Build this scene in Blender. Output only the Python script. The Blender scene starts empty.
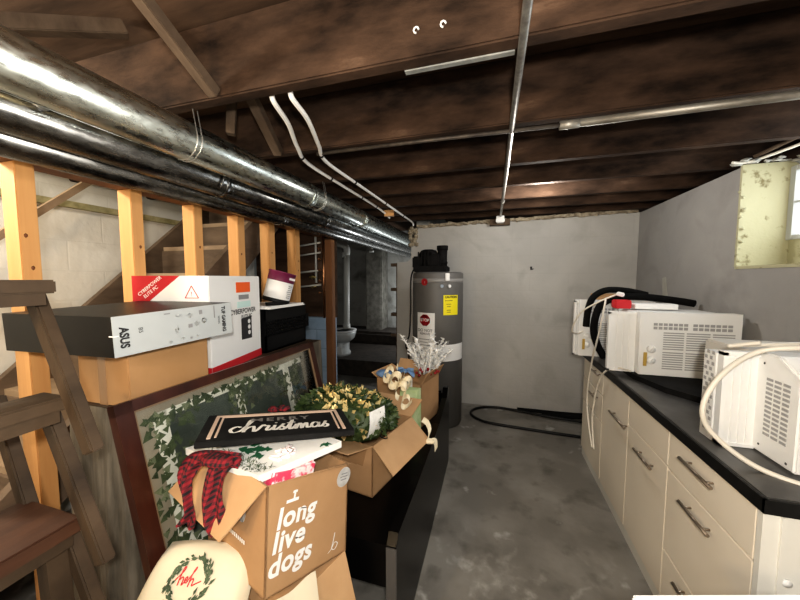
import bpy, bmesh, math, random
from mathutils import Vector, Matrix, Euler
random.seed(7)
C = bpy.context.scene.collection
V = Vector
PI = math.pi
MATW = {}      # object name -> world matrix, kept here because matrix_world updates late

# ------------------------------------------------------------------ materials
def _nt(name):
    m = bpy.data.materials.new(name); m.use_nodes = True
    nt = m.node_tree; b = nt.nodes['Principled BSDF']
    return m, nt, b

def mat(name, c1, c2=None, scale=6, rough=.6, metal=0, bump=0, stretch=(1, 1, 1), detail=6, c3=None, coat=0, emit=None, spec=.5, lo=.35, hi=.65, coord='Object'):
    m, nt, b = _nt(name)
    b.inputs['Roughness'].default_value = rough
    b.inputs['Metallic'].default_value = metal
    b.inputs['Coat Weight'].default_value = coat
    b.inputs['Specular IOR Level'].default_value = spec
    if c2 is None:
        b.inputs['Base Color'].default_value = (*c1, 1)
    else:
        tc = nt.nodes.new('ShaderNodeTexCoord'); mp = nt.nodes.new('ShaderNodeMapping')
        mp.inputs['Scale'].default_value = stretch
        nz = nt.nodes.new('ShaderNodeTexNoise'); nz.inputs['Scale'].default_value = scale; nz.inputs['Detail'].default_value = detail
        nz.inputs['Roughness'].default_value = .62
        cr = nt.nodes.new('ShaderNodeValToRGB')
        cr.color_ramp.elements[0].color = (*c1, 1); cr.color_ramp.elements[0].position = lo
        cr.color_ramp.elements[1].color = (*c2, 1); cr.color_ramp.elements[1].position = hi
        if c3:
            e = cr.color_ramp.elements.new(min(.99, hi + .12)); e.color = (*c3, 1)
        nt.links.new(tc.outputs[coord], mp.inputs['Vector']); nt.links.new(mp.outputs[0], nz.inputs['Vector'])
        nt.links.new(nz.outputs['Fac'], cr.inputs[0]); nt.links.new(cr.outputs[0], b.inputs['Base Color'])
        if bump:
            bp = nt.nodes.new('ShaderNodeBump'); bp.inputs['Strength'].default_value = bump; bp.inputs['Distance'].default_value = .01
            nt.links.new(nz.outputs['Fac'], bp.inputs['Height']); nt.links.new(bp.outputs[0], b.inputs['Normal'])
    if emit:
        b.inputs['Emission Color'].default_value = (*emit[0], 1); b.inputs['Emission Strength'].default_value = emit[1]
    return m

def mix_layer(nt, base, col, fac_socket):
    mx = nt.nodes.new('ShaderNodeMix'); mx.data_type = 'RGBA'
    nt.links.new(fac_socket, mx.inputs[0]); nt.links.new(base, mx.inputs[6])
    mx.inputs[7].default_value = (*col, 1)
    return mx.outputs[2]

def noise_fac(nt, vec, scale, lo, hi, detail=6, dist=0):
    nz = nt.nodes.new('ShaderNodeTexNoise'); nz.inputs['Scale'].default_value = scale; nz.inputs['Detail'].default_value = detail
    nz.inputs['Distortion'].default_value = dist
    nt.links.new(vec, nz.inputs['Vector'])
    mr = nt.nodes.new('ShaderNodeMapRange'); mr.inputs[1].default_value = lo; mr.inputs[2].default_value = hi; mr.clamp = True
    nt.links.new(nz.outputs['Fac'], mr.inputs[0])
    return mr.outputs[0]

def m_floor():
    m, nt, b = _nt('concrete_floor')
    tc = nt.nodes.new('ShaderNodeTexCoord'); v = tc.outputs['Object']
    rgb = nt.nodes.new('ShaderNodeRGB'); rgb.outputs[0].default_value = (.185, .174, .155, 1)
    o = rgb.outputs[0]
    o = mix_layer(nt, o, (.28, .268, .243), noise_fac(nt, v, 2.4, .42, .66, 9, .2))
    o = mix_layer(nt, o, (.115, .107, .094), noise_fac(nt, v, 5.3, .55, .72, 8))
    # pale mineral bloom along crack-like bands, only in the worn near part
    ridge = nt.nodes.new('ShaderNodeTexNoise'); ridge.inputs['Scale'].default_value = 2.1; ridge.inputs['Detail'].default_value = 9; ridge.inputs['Distortion'].default_value = .1
    nt.links.new(v, ridge.inputs['Vector'])
    s = nt.nodes.new('ShaderNodeMath'); s.operation = 'SUBTRACT'; s.inputs[1].default_value = .5; nt.links.new(ridge.outputs['Fac'], s.inputs[0])
    a = nt.nodes.new('ShaderNodeMath'); a.operation = 'ABSOLUTE'; nt.links.new(s.outputs[0], a.inputs[0])
    mr = nt.nodes.new('ShaderNodeMapRange'); mr.inputs[1].default_value = .030; mr.inputs[2].default_value = 0; nt.links.new(a.outputs[0], mr.inputs[0])
    sx = nt.nodes.new('ShaderNodeSeparateXYZ'); nt.links.new(v, sx.inputs[0])
    my = nt.nodes.new('ShaderNodeMapRange'); my.inputs[1].default_value = 2.0; my.inputs[2].default_value = 1.4; nt.links.new(sx.outputs[1], my.inputs[0])
    f = nt.nodes.new('ShaderNodeMath'); f.operation = 'MULTIPLY'; nt.links.new(mr.outputs[0], f.inputs[0]); nt.links.new(my.outputs[0], f.inputs[1])
    f2 = nt.nodes.new('ShaderNodeMath'); f2.operation = 'MULTIPLY'; nt.links.new(f.outputs[0], f2.inputs[0]); nt.links.new(noise_fac(nt, v, 16, .42, .62), f2.inputs[1])
    o = mix_layer(nt, o, (.40, .39, .36), f2.outputs[0])
    o = mix_layer(nt, o, (.40, .39, .37), noise_fac(nt, v, 4.1, .635, .70, 6))
    nt.links.new(o, b.inputs['Base Color']); b.inputs['Roughness'].default_value = .62
    bp = nt.nodes.new('ShaderNodeBump'); bp.inputs['Strength'].default_value = .25; bp.inputs['Distance'].default_value = .006
    nz = nt.nodes.new('ShaderNodeTexNoise'); nz.inputs['Scale'].default_value = 30; nt.links.new(v, nz.inputs['Vector'])
    nt.links.new(nz.outputs['Fac'], bp.inputs['Height']); nt.links.new(bp.outputs[0], b.inputs['Normal'])
    return m

def m_wall(name, base, dark, light, block=True, axis='XZ', dlo=.52, dhi=.72, rough=.75, mortar=.35, bs=(.40, .20)):
    m, nt, b = _nt(name)
    tc = nt.nodes.new('ShaderNodeTexCoord'); v = tc.outputs['Object']
    rgb = nt.nodes.new('ShaderNodeRGB'); rgb.outputs[0].default_value = (*base, 1)
    o = rgb.outputs[0]
    o = mix_layer(nt, o, light, noise_fac(nt, v, 1.6, .45, .65, 8, .3))
    o = mix_layer(nt, o, dark, noise_fac(nt, v, 2.6, dlo, dhi, 9, .5))
    b.inputs['Roughness'].default_value = rough
    bp = nt.nodes.new('ShaderNodeBump'); bp.inputs['Strength'].default_value = .5; bp.inputs['Distance'].default_value = .008
    nz = nt.nodes.new('ShaderNodeTexNoise'); nz.inputs['Scale'].default_value = 14; nz.inputs['Detail'].default_value = 8; nt.links.new(v, nz.inputs['Vector'])
    h = nz.outputs['Fac']
    if block:
        sx = nt.nodes.new('ShaderNodeSeparateXYZ'); nt.links.new(v, sx.inputs[0])
        cx = nt.nodes.new('ShaderNodeCombineXYZ')
        nt.links.new(sx.outputs['XYZ'.index(axis[0])], cx.inputs[0]); nt.links.new(sx.outputs['XYZ'.index(axis[1])], cx.inputs[1])
        bk = nt.nodes.new('ShaderNodeTexBrick'); bk.inputs['Scale'].default_value = 1; bk.inputs['Mortar Size'].default_value = .006
        bk.inputs['Mortar Smooth'].default_value = .6; bk.inputs['Brick Width'].default_value = bs[0]; bk.inputs['Row Height'].default_value = bs[1]
        nt.links.new(cx.outputs[0], bk.inputs['Vector'])
        k = nt.nodes.new('ShaderNodeMath'); k.operation = 'MULTIPLY'; k.inputs[1].default_value = mortar; nt.links.new(bk.outputs['Fac'], k.inputs[0])
        o = mix_layer(nt, o, tuple(x * .72 for x in base), k.outputs[0])
        sb = nt.nodes.new('ShaderNodeMath'); sb.operation = 'SUBTRACT'; nt.links.new(h, sb.inputs[0]); nt.links.new(k.outputs[0], sb.inputs[1]); h = sb.outputs[0]
    nt.links.new(o, b.inputs['Base Color'])
    nt.links.new(h, bp.inputs['Height']); nt.links.new(bp.outputs[0], b.inputs['Normal'])
    return m

def m_wood(name, c1, c2, scale=5, stretch=(1, 1, .1), rough=.6, bump=.25, c3=None, spec=.4, lo=.3, hi=.7):
    return mat(name, c1, c2, scale, rough, 0, bump, stretch, 8, c3, spec=spec, lo=lo, hi=hi)

def m_check(name):
    m, nt, b = _nt(name)
    tc = nt.nodes.new('ShaderNodeTexCoord')
    def band(rot):
        mp = nt.nodes.new('ShaderNodeMapping'); mp.inputs['Rotation'].default_value = rot
        w = nt.nodes.new('ShaderNodeTexWave'); w.inputs['Scale'].default_value = 21
        nt.links.new(tc.outputs['Object'], mp.inputs['Vector']); nt.links.new(mp.outputs[0], w.inputs['Vector'])
        g = nt.nodes.new('ShaderNodeMath'); g.operation = 'GREATER_THAN'; g.inputs[1].default_value = .5
        nt.links.new(w.outputs['Fac'], g.inputs[0]); return g.outputs[0]
    a = nt.nodes.new('ShaderNodeMath'); a.operation = 'ADD'
    nt.links.new(band((0, 0, 0)), a.inputs[0]); nt.links.new(band((0, PI / 2, 0)), a.inputs[1])
    d = nt.nodes.new('ShaderNodeMath'); d.operation = 'MULTIPLY'; d.inputs[1].default_value = .5; nt.links.new(a.outputs[0], d.inputs[0])
    cr = nt.nodes.new('ShaderNodeValToRGB'); cr.color_ramp.interpolation = 'CONSTANT'
    cr.color_ramp.elements[0].color = (.24, .012, .020, 1)
    cr.color_ramp.elements[1].color = (.012, .010, .012, 1); cr.color_ramp.elements[1].position = .8
    e = cr.color_ramp.elements.new(.3); e.color = (.12, .010, .016, 1)
    nt.links.new(d.outputs[0], cr.inputs[0]); nt.links.new(cr.outputs[0], b.inputs['Base Color'])
    b.inputs['Roughness'].default_value = .9
    return m

def m_emit(name, col, s):
    m, nt, b = _nt(name)
    b.inputs['Base Color'].default_value = (*col, 1)
    b.inputs['Emission Color'].default_value = (*col, 1); b.inputs['Emission Strength'].default_value = s
    return m

def m_glass(name):
    m, nt, b = _nt(name)
    tr = nt.nodes.new('ShaderNodeBsdfTransparent'); gl = nt.nodes.new('ShaderNodeBsdfGlossy'); gl.inputs['Roughness'].default_value = .04
    tr.inputs[0].default_value = (.97, .97, .96, 1)
    fr = nt.nodes.new('ShaderNodeFresnel'); fr.inputs[0].default_value = 1.22
    mx = nt.nodes.new('ShaderNodeMixShader')
    nt.links.new(fr.outputs[0], mx.inputs[0]); nt.links.new(tr.outputs[0], mx.inputs[1]); nt.links.new(gl.outputs[0], mx.inputs[2])
    nt.links.new(mx.outputs[0], nt.nodes['Material Output'].inputs[0])
    return m

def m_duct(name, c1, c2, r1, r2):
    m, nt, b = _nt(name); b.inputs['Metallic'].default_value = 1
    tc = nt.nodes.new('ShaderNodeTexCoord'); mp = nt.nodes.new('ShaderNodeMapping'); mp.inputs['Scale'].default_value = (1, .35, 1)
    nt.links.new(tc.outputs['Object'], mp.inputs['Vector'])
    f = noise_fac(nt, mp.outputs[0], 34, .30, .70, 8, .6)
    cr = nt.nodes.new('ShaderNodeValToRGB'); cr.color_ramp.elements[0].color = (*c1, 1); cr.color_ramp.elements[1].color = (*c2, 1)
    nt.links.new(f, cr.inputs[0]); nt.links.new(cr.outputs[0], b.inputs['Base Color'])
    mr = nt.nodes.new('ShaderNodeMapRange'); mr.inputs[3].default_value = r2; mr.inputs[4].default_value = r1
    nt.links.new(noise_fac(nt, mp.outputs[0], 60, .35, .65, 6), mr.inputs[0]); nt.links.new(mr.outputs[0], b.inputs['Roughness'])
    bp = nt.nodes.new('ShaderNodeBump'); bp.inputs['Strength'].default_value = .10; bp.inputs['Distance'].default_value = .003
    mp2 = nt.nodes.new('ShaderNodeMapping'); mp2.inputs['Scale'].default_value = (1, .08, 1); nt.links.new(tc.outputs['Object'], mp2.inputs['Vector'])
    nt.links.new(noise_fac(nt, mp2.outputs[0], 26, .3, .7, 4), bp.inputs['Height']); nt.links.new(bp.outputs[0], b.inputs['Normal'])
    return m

M = dict(
    floor=m_floor(),
    wback=m_wall('painted_block', (.43, .42, .40), (.34, .33, .31), (.485, .475, .45), mortar=.1, dlo=.56, dhi=.8),
    wright=m_wall('grey_plaster', (.31, .302, .292), (.26, .25, .24), (.345, .335, .32), block=False),
    wleft=m_wall('whitewash', (.66, .64, .58), (.52, .49, .43), (.72, .70, .65), axis='YZ', mortar=.12),
    walc=m_wall('alcove_stone', (.30, .30, .28), (.13, .125, .11), (.36, .36, .34), mortar=.3),
    wblue=m_wall('blue_block', (.34, .47, .62), (.24, .34, .46), (.40, .52, .66), mortar=.9),
    reveal=mat('yellow_reveal', (.20, .17, .085), (.46, .44, .29), 11, .85, bump=.9, lo=.33, hi=.42),
    pale_paint=mat('pale_paint', (.36, .35, .31), (.46, .45, .41), 5, .8, bump=.3),
    mortar=mat('crumbled_mortar', (.20, .16, .11), (.46, .40, .30), 22, .95, bump=1.0),
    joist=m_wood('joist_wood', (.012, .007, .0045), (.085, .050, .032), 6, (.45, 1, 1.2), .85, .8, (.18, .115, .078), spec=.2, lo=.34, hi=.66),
    brace=m_wood('brace_wood', (.055, .036, .024), (.16, .115, .08), 12, (1, .3, .3), .85, .5, spec=.2),
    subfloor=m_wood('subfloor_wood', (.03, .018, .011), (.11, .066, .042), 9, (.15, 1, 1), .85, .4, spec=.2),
    pine=m_wood('pine', (.48, .23, .08), (.66, .38, .155), 6, (1.5, 1.5, .08), .62, .12),
    pine_knot=mat('pine_knot', (.17, .06, .02), rough=.7),
    post=m_wood('post_wood', (.14, .060, .024), (.27, .13, .058), 6, (1.5, 1.5, .1), .65, .2),
    oldwood=m_wood('old_wood', (.020, .012, .0065), (.095, .062, .036), 9, (1, .25, .25), .6, .35),
    redwood=m_wood('stained_step', (.036, .014, .008), (.105, .046, .024), 9, (1, .2, 1), .5, .25),
    stair=m_wood('stair_wood', (.07, .048, .032), (.20, .145, .10), 6, (.3, .3, 1), .75, .2),
    stairlight=m_wood('stair_edge', (.24, .17, .11), (.40, .30, .20), 6, (.3, 1, 1), .7, .2),
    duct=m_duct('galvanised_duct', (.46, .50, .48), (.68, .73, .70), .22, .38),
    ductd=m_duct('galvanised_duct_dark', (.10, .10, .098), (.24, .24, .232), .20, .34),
    wire=mat('bright_wire', (.62, .62, .60), rough=.35, metal=.8),
    steel=mat('conduit_steel', (.30, .29, .275), (.50, .49, .46), 30, .45, .9),
    rust=mat('dark_pipe', (.05, .04, .035), (.13, .11, .09), 14, .6, .5),
    galv=mat('old_galvanised', (.16, .145, .12), (.40, .38, .34), 10, .5, .6, stretch=(.4, 1, 1)),
    strip=mat('sheet_steel', (.30, .31, .30), (.48, .49, .47), 14, .5, .6),
    pex=mat('white_pex', (.90, .89, .86), rough=.4),
    blackp=mat('black_plastic', (.006, .006, .006), (.012, .012, .012), 20, .45, spec=.25),
    blackm=mat('black_matte', (.006, .006, .006), (.012, .0115, .0115), 25, .8, spec=.15),
    foam=mat('black_foam', (.006, .006, .006), (.011, .011, .011), 40, .95, spec=.1),
    lacquer=mat('black_lacquer', (.002, .0018, .0018), (.0032, .003, .003), 5, .28, spec=.13),
    edge_glint=mat('lacquer_glint', (.075, .072, .07), rough=.22),
    tank=mat('tank_grey', (.128, .125, .120), (.150, .147, .142), 3, .50, .1, spec=.35),
    white=mat('white_paper', (.82, .82, .81), rough=.6),
    whitegloss=mat('white_gloss', (.80, .80, .79), rough=.3),
    icon_pale=mat('icon_pale', (.66, .69, .70), rough=.5),
    yellow=mat('yellow_label', (.88, .76, .02), rough=.5),
    red=mat('label_red', (.60, .02, .03), rough=.5),
    ink=mat('ink_dark', (.02, .02, .022), rough=.7),
    inkg=mat('ink_grey', (.26, .26, .27), rough=.7),
    greenlight=mat('dial_grey', (.36, .42, .50), rough=.3),
    acbody=mat('ac_plastic', (.80, .80, .785), (.84, .84, .825), 3, .42),
    acshade=mat('ac_slot', (.36, .36, .36), rough=.7),
    acbeige=mat('ac_beige', (.58, .55, .50), (.63, .60, .55), 4, .5),
    acdark=mat('ac_dark', (.05, .05, .05), rough=.6),
    fins=mat('fin_metal', (.34, .34, .33), (.58, .58, .56), 60, .4, .6),
    cab=mat('cabinet_cream', (.76, .69, .58), (.80, .73, .62), 2, .38),
    cabend=mat('cabinet_end', (.70, .685, .63), (.75, .74, .69), 3, .5),
    handle=mat('handle_nickel', (.34, .29, .24), rough=.34, metal=.9),
    counter=mat('dark_laminate', (.050, .049, .048), (.090, .088, .085), 9, .34, bump=.05),
    cardboard=mat('cardboard', (.40, .235, .115), (.455, .275, .14), 5, .8, bump=.04),
    cardlight=mat('cardboard_inside', (.47, .29, .15), (.53, .335, .18), 6, .8),
    cardorange=mat('cardboard_plain', (.40, .225, .095), (.45, .26, .12), 4, .75),
    tape=mat('packing_tape', (.34, .20, .10), rough=.25),
    grey_box=mat('carton_grey', (.40, .43, .44), (.45, .48, .49), 3, .5),
    black_box=mat('carton_black', (.006, .0055, .005), (.012, .0105, .009), 4, .4, spec=.25),
    pcwhite=mat('carton_white', (.80, .80, .79), (.84, .84, .83), 3, .5),
    pcred=mat('carton_red', (.52, .018, .026), rough=.5),
    orange=mat('orange_sticker', (.86, .13, .02), rough=.5),
    teal=mat('pale_teal', (.60, .80, .77), rough=.5),
    canlid=mat('purple_band', (.11, .010, .045), (.17, .016, .07), 9, .35),
    frame=m_wood('mahogany', (.026, .007, .0045), (.065, .018, .010), 8, (1, 1, .2), .3, .1),
    framegold=mat('dull_gilt', (.22, .15, .09), rough=.5),
    print=mat('dark_print', (.030, .040, .034), (.085, .105, .090), 3, .5, lo=.3, hi=.7),
    printpale=mat('print_margin', (.24, .215, .165), (.33, .30, .235), 4, .5),
    printwhite=mat('print_white', (.58, .59, .53), (.78, .78, .71), 8, .5),
    ivy=mat('ivy_green', (.022, .038, .017), (.085, .115, .055), 20, .6),
    ivy2=mat('ivy_pale', (.10, .13, .075), (.20, .23, .14), 20, .6),
    glass=m_glass('picture_glass'),
    signblack=mat('sign_black', (.008, .008, .0085), (.015, .015, .015), 20, .7, bump=.1, spec=.2),
    chalk=mat('sign_white', (.80, .78, .73), rough=.7),
    pinkwood=mat('pale_border', (.62, .47, .37), rough=.7),
    signgrey=mat('sign_grey', (.22, .21, .20), rough=.7),
    boardw=mat('painted_board', (.74, .74, .72), (.82, .82, .80), 7, .6),
    plaid=m_check('buffalo_plaid'),
    candy=mat('peppermint', (.80, .08, .16), (.90, .80, .80), 14, .5, lo=.47, hi=.53),
    holly=mat('holly_green', (.015, .10, .045), rough=.6),
    fir=mat('fir_green', (.03, .05, .025), (.10, .14, .08), 30, .8),
    canvas=mat('cream_canvas', (.64, .565, .42), (.70, .63, .49), 4, .9, bump=.05),
    gold=mat('gold_leaf', (.60, .44, .16), (.80, .68, .36), 20, .35, .3),
    leafd=mat('artificial_leaf', (.015, .035, .012), (.075, .11, .035), 14, .5),
    cream=mat('cream_ribbon', (.70, .60, .40), (.84, .77, .60), 12, .6),
    bluer=mat('blue_ribbon', (.13, .25, .46), (.22, .36, .60), 9, .7),
    frost=mat('frosted', (.72, .72, .70), (.88, .88, .87), 30, .8),
    berry=mat('berry_red', (.28, .015, .02), rough=.5),
    lime=mat('lime_print', (.40, .56, .22), (.62, .70, .46), 9, .6),
    toilet=mat('vitreous_white', (.60, .62, .62), rough=.2),
    pvc=mat('pvc_pipe', (.62, .63, .60), rough=.45),
    copper=mat('copper', (.50, .24, .12), rough=.35, metal=1),
    dirt=mat('dark_earth', (.022, .017, .013), (.048, .037, .028), 10, .95, bump=.8),
    drape=mat('grey_plastic_sheet', (.065, .055, .042), (.18, .155, .12), 7, .45, 0, .5, (3, 3, .4)),
    sky=m_emit('daylight', (.93, .97, 1.0), 2.2),
    mullion=mat('window_paint', (.52, .54, .55), rough=.6),
    cloth=mat('cable_white', (.70, .66, .58), rough=.45),
    crate=mat('crate_black', (.006, .006, .0065), rough=.5, spec=.2),
)

# ------------------------------------------------------------------ geometry helpers
class MB:
    def __init__(self): self.bm = bmesh.new()
    def box(self, c, s, rot=None, bevel=0):
        mt = Matrix.Translation(V(c))
        if rot is not None: mt = mt @ (rot if isinstance(rot, Matrix) else Euler(rot).to_matrix().to_4x4())
        r = bmesh.ops.create_cube(self.bm, size=1, matrix=mt @ Matrix.Diagonal((*s, 1)))
        if bevel:
            es = list({e for v in r['verts'] for e in v.link_edges})
            bmesh.ops.bevel(self.bm, geom=es, offset=bevel, segments=2, affect='EDGES', clamp_overlap=True)
        return self
    def span(self, a, b, bevel=0):
        a, b = V(a), V(b)
        return self.box((a + b) / 2, [abs(x) for x in (b - a)], bevel=bevel)
    def bar(self, p0, p1, w, h, up=(0, 0, 1), bevel=0):
        p0, p1 = V(p0), V(p1); d = p1 - p0; L = d.length; d.normalize()
        u = V(up); s = d.cross(u)
        if s.length < 1e-4: s = d.cross(V((1, 0, 0)))
        s.normalize(); u = s.cross(d)
        R = Matrix((d, s, u)).transposed().to_4x4()
        return self.box((p0 + p1) / 2, (L, w, h), R, bevel)
    def tube(self, pts, r, n=8, smooth=0, rr=None):
        pts = [V(p) for p in pts]
        if smooth: pts = catmull(pts, smooth)
        rings = []
        prev = None
        for i, p in enumerate(pts):
            d = (pts[min(i + 1, len(pts) - 1)] - pts[max(i - 1, 0)])
            if d.length < 1e-9: d = V((0, 0, 1))
            d.normalize()
            if prev is None:
                a = d.cross(V((0, 0, 1)))
                if a.length < 1e-3: a = d.cross(V((1, 0, 0)))
            else:
                a = prev - d * prev.dot(d)
                if a.length < 1e-6: a = d.cross(V((1, 0, 0)))
            a.normalize(); prev = a; b = d.cross(a)
            q = r if rr is None else rr[min(i * len(rr) // len(pts), len(rr) - 1)]
            rings.append([self.bm.verts.new(p + (a * math.cos(t * 2 * PI / n) + b * math.sin(t * 2 * PI / n)) * q) for t in range(n)])
        for A, B in zip(rings, rings[1:]):
            for t in range(n): self.bm.faces.new((A[t], A[(t + 1) % n], B[(t + 1) % n], B[t])).smooth = True
        self.bm.faces.new(rings[0][::-1]); self.bm.faces.new(rings[-1])
        return self
    def cyl(self, p0, p1, r, n=20, r1=None):
        p0, p1 = V(p0), V(p1)
        return self.tube([p0, p1], r, n, rr=None if r1 is None else [r, r1])
    def lathe(self, prof, c=(0, 0, 0), n=32, M4=None, sx=1, sy=1):
        c = V(c); rings = []
        for (r, z) in prof:
            ring = []
            for t in range(n):
                p = V((r * math.cos(t * 2 * PI / n) * sx, r * math.sin(t * 2 * PI / n) * sy, z))
                if M4: p = M4 @ p
                ring.append(self.bm.verts.new(p + c))
            rings.append(ring)
        for A, B in zip(rings, rings[1:]):
            for t in range(n): self.bm.faces.new((A[t], A[(t + 1) % n], B[(t + 1) % n], B[t])).smooth = True
        if prof[0][0] > 1e-5: self.bm.faces.new(rings[0][::-1])
        if prof[-1][0] > 1e-5: self.bm.faces.new(rings[-1])
        return self
    def poly(self, pts, smooth=False):
        f = self.bm.faces.new([self.bm.verts.new(V(p)) for p in pts]); f.smooth = smooth
        return self
    def hexa(self, b4, t4):
        b = [self.bm.verts.new(V(p)) for p in b4]; t = [self.bm.verts.new(V(p)) for p in t4]
        self.bm.faces.new(b[::-1]); self.bm.faces.new(t)
        for i in range(4): self.bm.faces.new((b[i], b[(i + 1) % 4], t[(i + 1) % 4], t[i]))
        return self
    def slab(self, pts, vec):
        """an extruded polygon: pts then pts+vec"""
        vec = V(vec); a = [self.bm.verts.new(V(p)) for p in pts]; b = [self.bm.verts.new(V(p) + vec) for p in pts]
        self.bm.faces.new(a[::-1]); self.bm.faces.new(b); n = len(a)
        for i in range(n): self.bm.faces.new((a[i], a[(i + 1) % n], b[(i + 1) % n], b[i]))
        return self
    def grid(self, f, nu, nv):
        g = [[self.bm.verts.new(V(f(i / nu, j / nv))) for j in range(nv + 1)] for i in range(nu + 1)]
        for i in range(nu):
            for j in range(nv): self.bm.faces.new((g[i][j], g[i + 1][j], g[i + 1][j + 1], g[i][j + 1])).smooth = True
        return self
    def blob(self, c, r, sub=2, squash=(1, 1, 1), jit=0, rot=None):
        mt = Matrix.Translation(V(c))
        if rot is not None: mt = mt @ Euler(rot).to_matrix().to_4x4()
        q = bmesh.ops.create_icosphere(self.bm, subdivisions=sub, radius=r, matrix=mt @ Matrix.Diagonal((*squash, 1)))
        for v in q['verts']:
            if jit: v.co += V((random.uniform(-jit, jit), random.uniform(-jit, jit), random.uniform(-jit, jit)))
            for f in v.link_faces: f.smooth = True
        return self
    def leaf(self, p, d, w, up):
        """a pointed leaf from p along d, folded on its midrib"""
        p, d, up = V(p), V(d), V(up); s = d.cross(up)
        if s.length < 1e-6: s = d.cross(V((1, 0, .1)))
        s.normalize(); u = s.cross(d).normalized()
        a = self.bm.verts.new(p); t = self.bm.verts.new(p + d - u * w * .3); m = self.bm.verts.new(p + d * .5 + u * w * .05)
        l = self.bm.verts.new(p + d * .45 + s * w + u * w * .35); r = self.bm.verts.new(p + d * .45 - s * w + u * w * .35)
        for f in ((a, m, l), (l, m, t), (a, r, m), (r, t, m)): self.bm.faces.new(f)
        return self
    def text(self, s, size, mtx, offset=0, shear=0, align='CENTER', sx=1, spacing=1, extrude=0):
        cu = bpy.data.curves.new('t', 'FONT'); cu.body = s; cu.size = size; cu.offset = offset; cu.shear = shear
        cu.align_x = align; cu.align_y = 'CENTER'; cu.space_character = spacing; cu.resolution_u = 4; cu.extrude = extrude; cu.space_line = .85
        ob = bpy.data.objects.new('t', cu); me = bpy.data.meshes.new_from_object(ob)
        me.transform(mtx @ Matrix.Diagonal((sx, 1, 1, 1))); self.bm.from_mesh(me)
        bpy.data.objects.remove(ob); bpy.data.curves.remove(cu); bpy.data.meshes.remove(me)
        return self
    def ribbon(self, pts, w, mtx, sub=6):
        p = catmull([V((*q, 0)) for q in pts], sub)
        L, R = [], []
        for i, q in enumerate(p):
            d = p[min(i + 1, len(p) - 1)] - p[max(i - 1, 0)]; d = d.normalized() if d.length > 1e-9 else V((1, 0, 0))
            s = V((-d.y, d.x, 0)) * w / 2 * (1.25 if abs(d.y) > .6 else .75)
            L.append(self.bm.verts.new(mtx @ (q + s))); R.append(self.bm.verts.new(mtx @ (q - s)))
        for i in range(len(p) - 1): self.bm.faces.new((R[i], R[i + 1], L[i + 1], L[i]))
        return self

def catmull(pts, n):
    out = []
    for i in range(len(pts) - 1):
        a, b, c, d = pts[max(i - 1, 0)], pts[i], pts[i + 1], pts[min(i + 2, len(pts) - 1)]
        for k in range(n):
            t = k / n
            out.append(.5 * ((2 * b) + (c - a) * t + (2 * a - 5 * b + 4 * c - d) * t * t + (3 * b - a - 3 * c + d) * t ** 3))
    out.append(pts[-1]); return out

def frame_mtx(o, x, y):
    """matrix of a plane at o with local x and y directions"""
    x = V(x).normalized(); z = x.cross(V(y)).normalized(); y = z.cross(x)
    return Matrix.Translation(V(o)) @ Matrix((x, y, z)).transposed().to_4x4()

def tag(o, label=None, cat=None, group=None, kind=None):
    if label: o['label'] = label
    if cat: o['category'] = cat
    if group: o['group'] = group
    if kind: o['kind'] = kind
    return o

def thing(name, label, cat, loc=(0, 0, 0), rot=(0, 0, 0), group=None):
    o = bpy.data.objects.new(name, None); o.empty_display_size = .05; C.objects.link(o)
    o.location = loc; o.rotation_euler = rot
    MATW[o.name] = Matrix.Translation(V(loc)) @ Euler(rot).to_matrix().to_4x4()
    return tag(o, label, cat, group)

def obj(name, mb, m, parent=None, world=True, label=None, cat=None, group=None, kind=None, smooth_angle=None):
    """links the collected shape as ONE mesh object. world: shape is in world coordinates, else in the parent's."""
    bm = mb.bm
    bmesh.ops.recalc_face_normals(bm, faces=bm.faces)
    me = bpy.data.meshes.new(name); o = bpy.data.objects.new(name, me); C.objects.link(o)
    ms = m if isinstance(m, (list, tuple)) else [m]
    for x in ms: me.materials.append(M[x] if isinstance(x, str) else x)
    if parent is not None:
        pm = MATW[parent.name]
        if world: bm.transform(pm.inverted())
        o.parent = parent; MATW[o.name] = pm.copy()
    else:
        if world and kind != 'structure' and len(bm.verts):
            xs = [v.co for v in bm.verts]
            c = V(((min(v.x for v in xs) + max(v.x for v in xs)) / 2, (min(v.y for v in xs) + max(v.y for v in xs)) / 2, min(v.z for v in xs)))
            bm.transform(Matrix.Translation(-c)); o.location = c; MATW[o.name] = Matrix.Translation(c)
        else: MATW[o.name] = Matrix.Identity(4)
    bm.to_mesh(me); bm.free()
    return tag(o, label, cat, group, kind)

def kids(o): return [c for c in bpy.data.objects if c.parent == o]
def dup(root, loc, rot=None, label=None):
    r = root.copy(); C.objects.link(r); r.location = loc
    if rot is not None: r.rotation_euler = rot
    MATW[r.name] = Matrix.Translation(V(loc)) @ r.rotation_euler.to_matrix().to_4x4()
    if label: r['label'] = label
    for ch in kids(root):
        c = ch.copy(); C.objects.link(c); c.parent = r; MATW[c.name] = MATW[r.name]
        for g in kids(ch):
            d = g.copy(); C.objects.link(d); d.parent = c
    return r

ST = dict(kind='structure')
# ================================================================== THE SETTING
mb = MB().span((-4, -1.6, -.1), (1.9, 4.5, 0)); obj('floor', mb, 'floor', **ST)
mb = MB().span((-4, 4.5, -.1), (-.6, 7, .26)); obj('floor', mb, 'dirt', **ST)
mb = MB().span((-4, 5.7, .26), (-.6, 6.4, .5), bevel=.05); obj('trim_1', mb, 'dirt', **ST)
mb = MB().span((-4, -1.6, 2.53), (2.3, 7, 2.6)); obj('ceiling', mb, 'subfloor', **ST)
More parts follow.
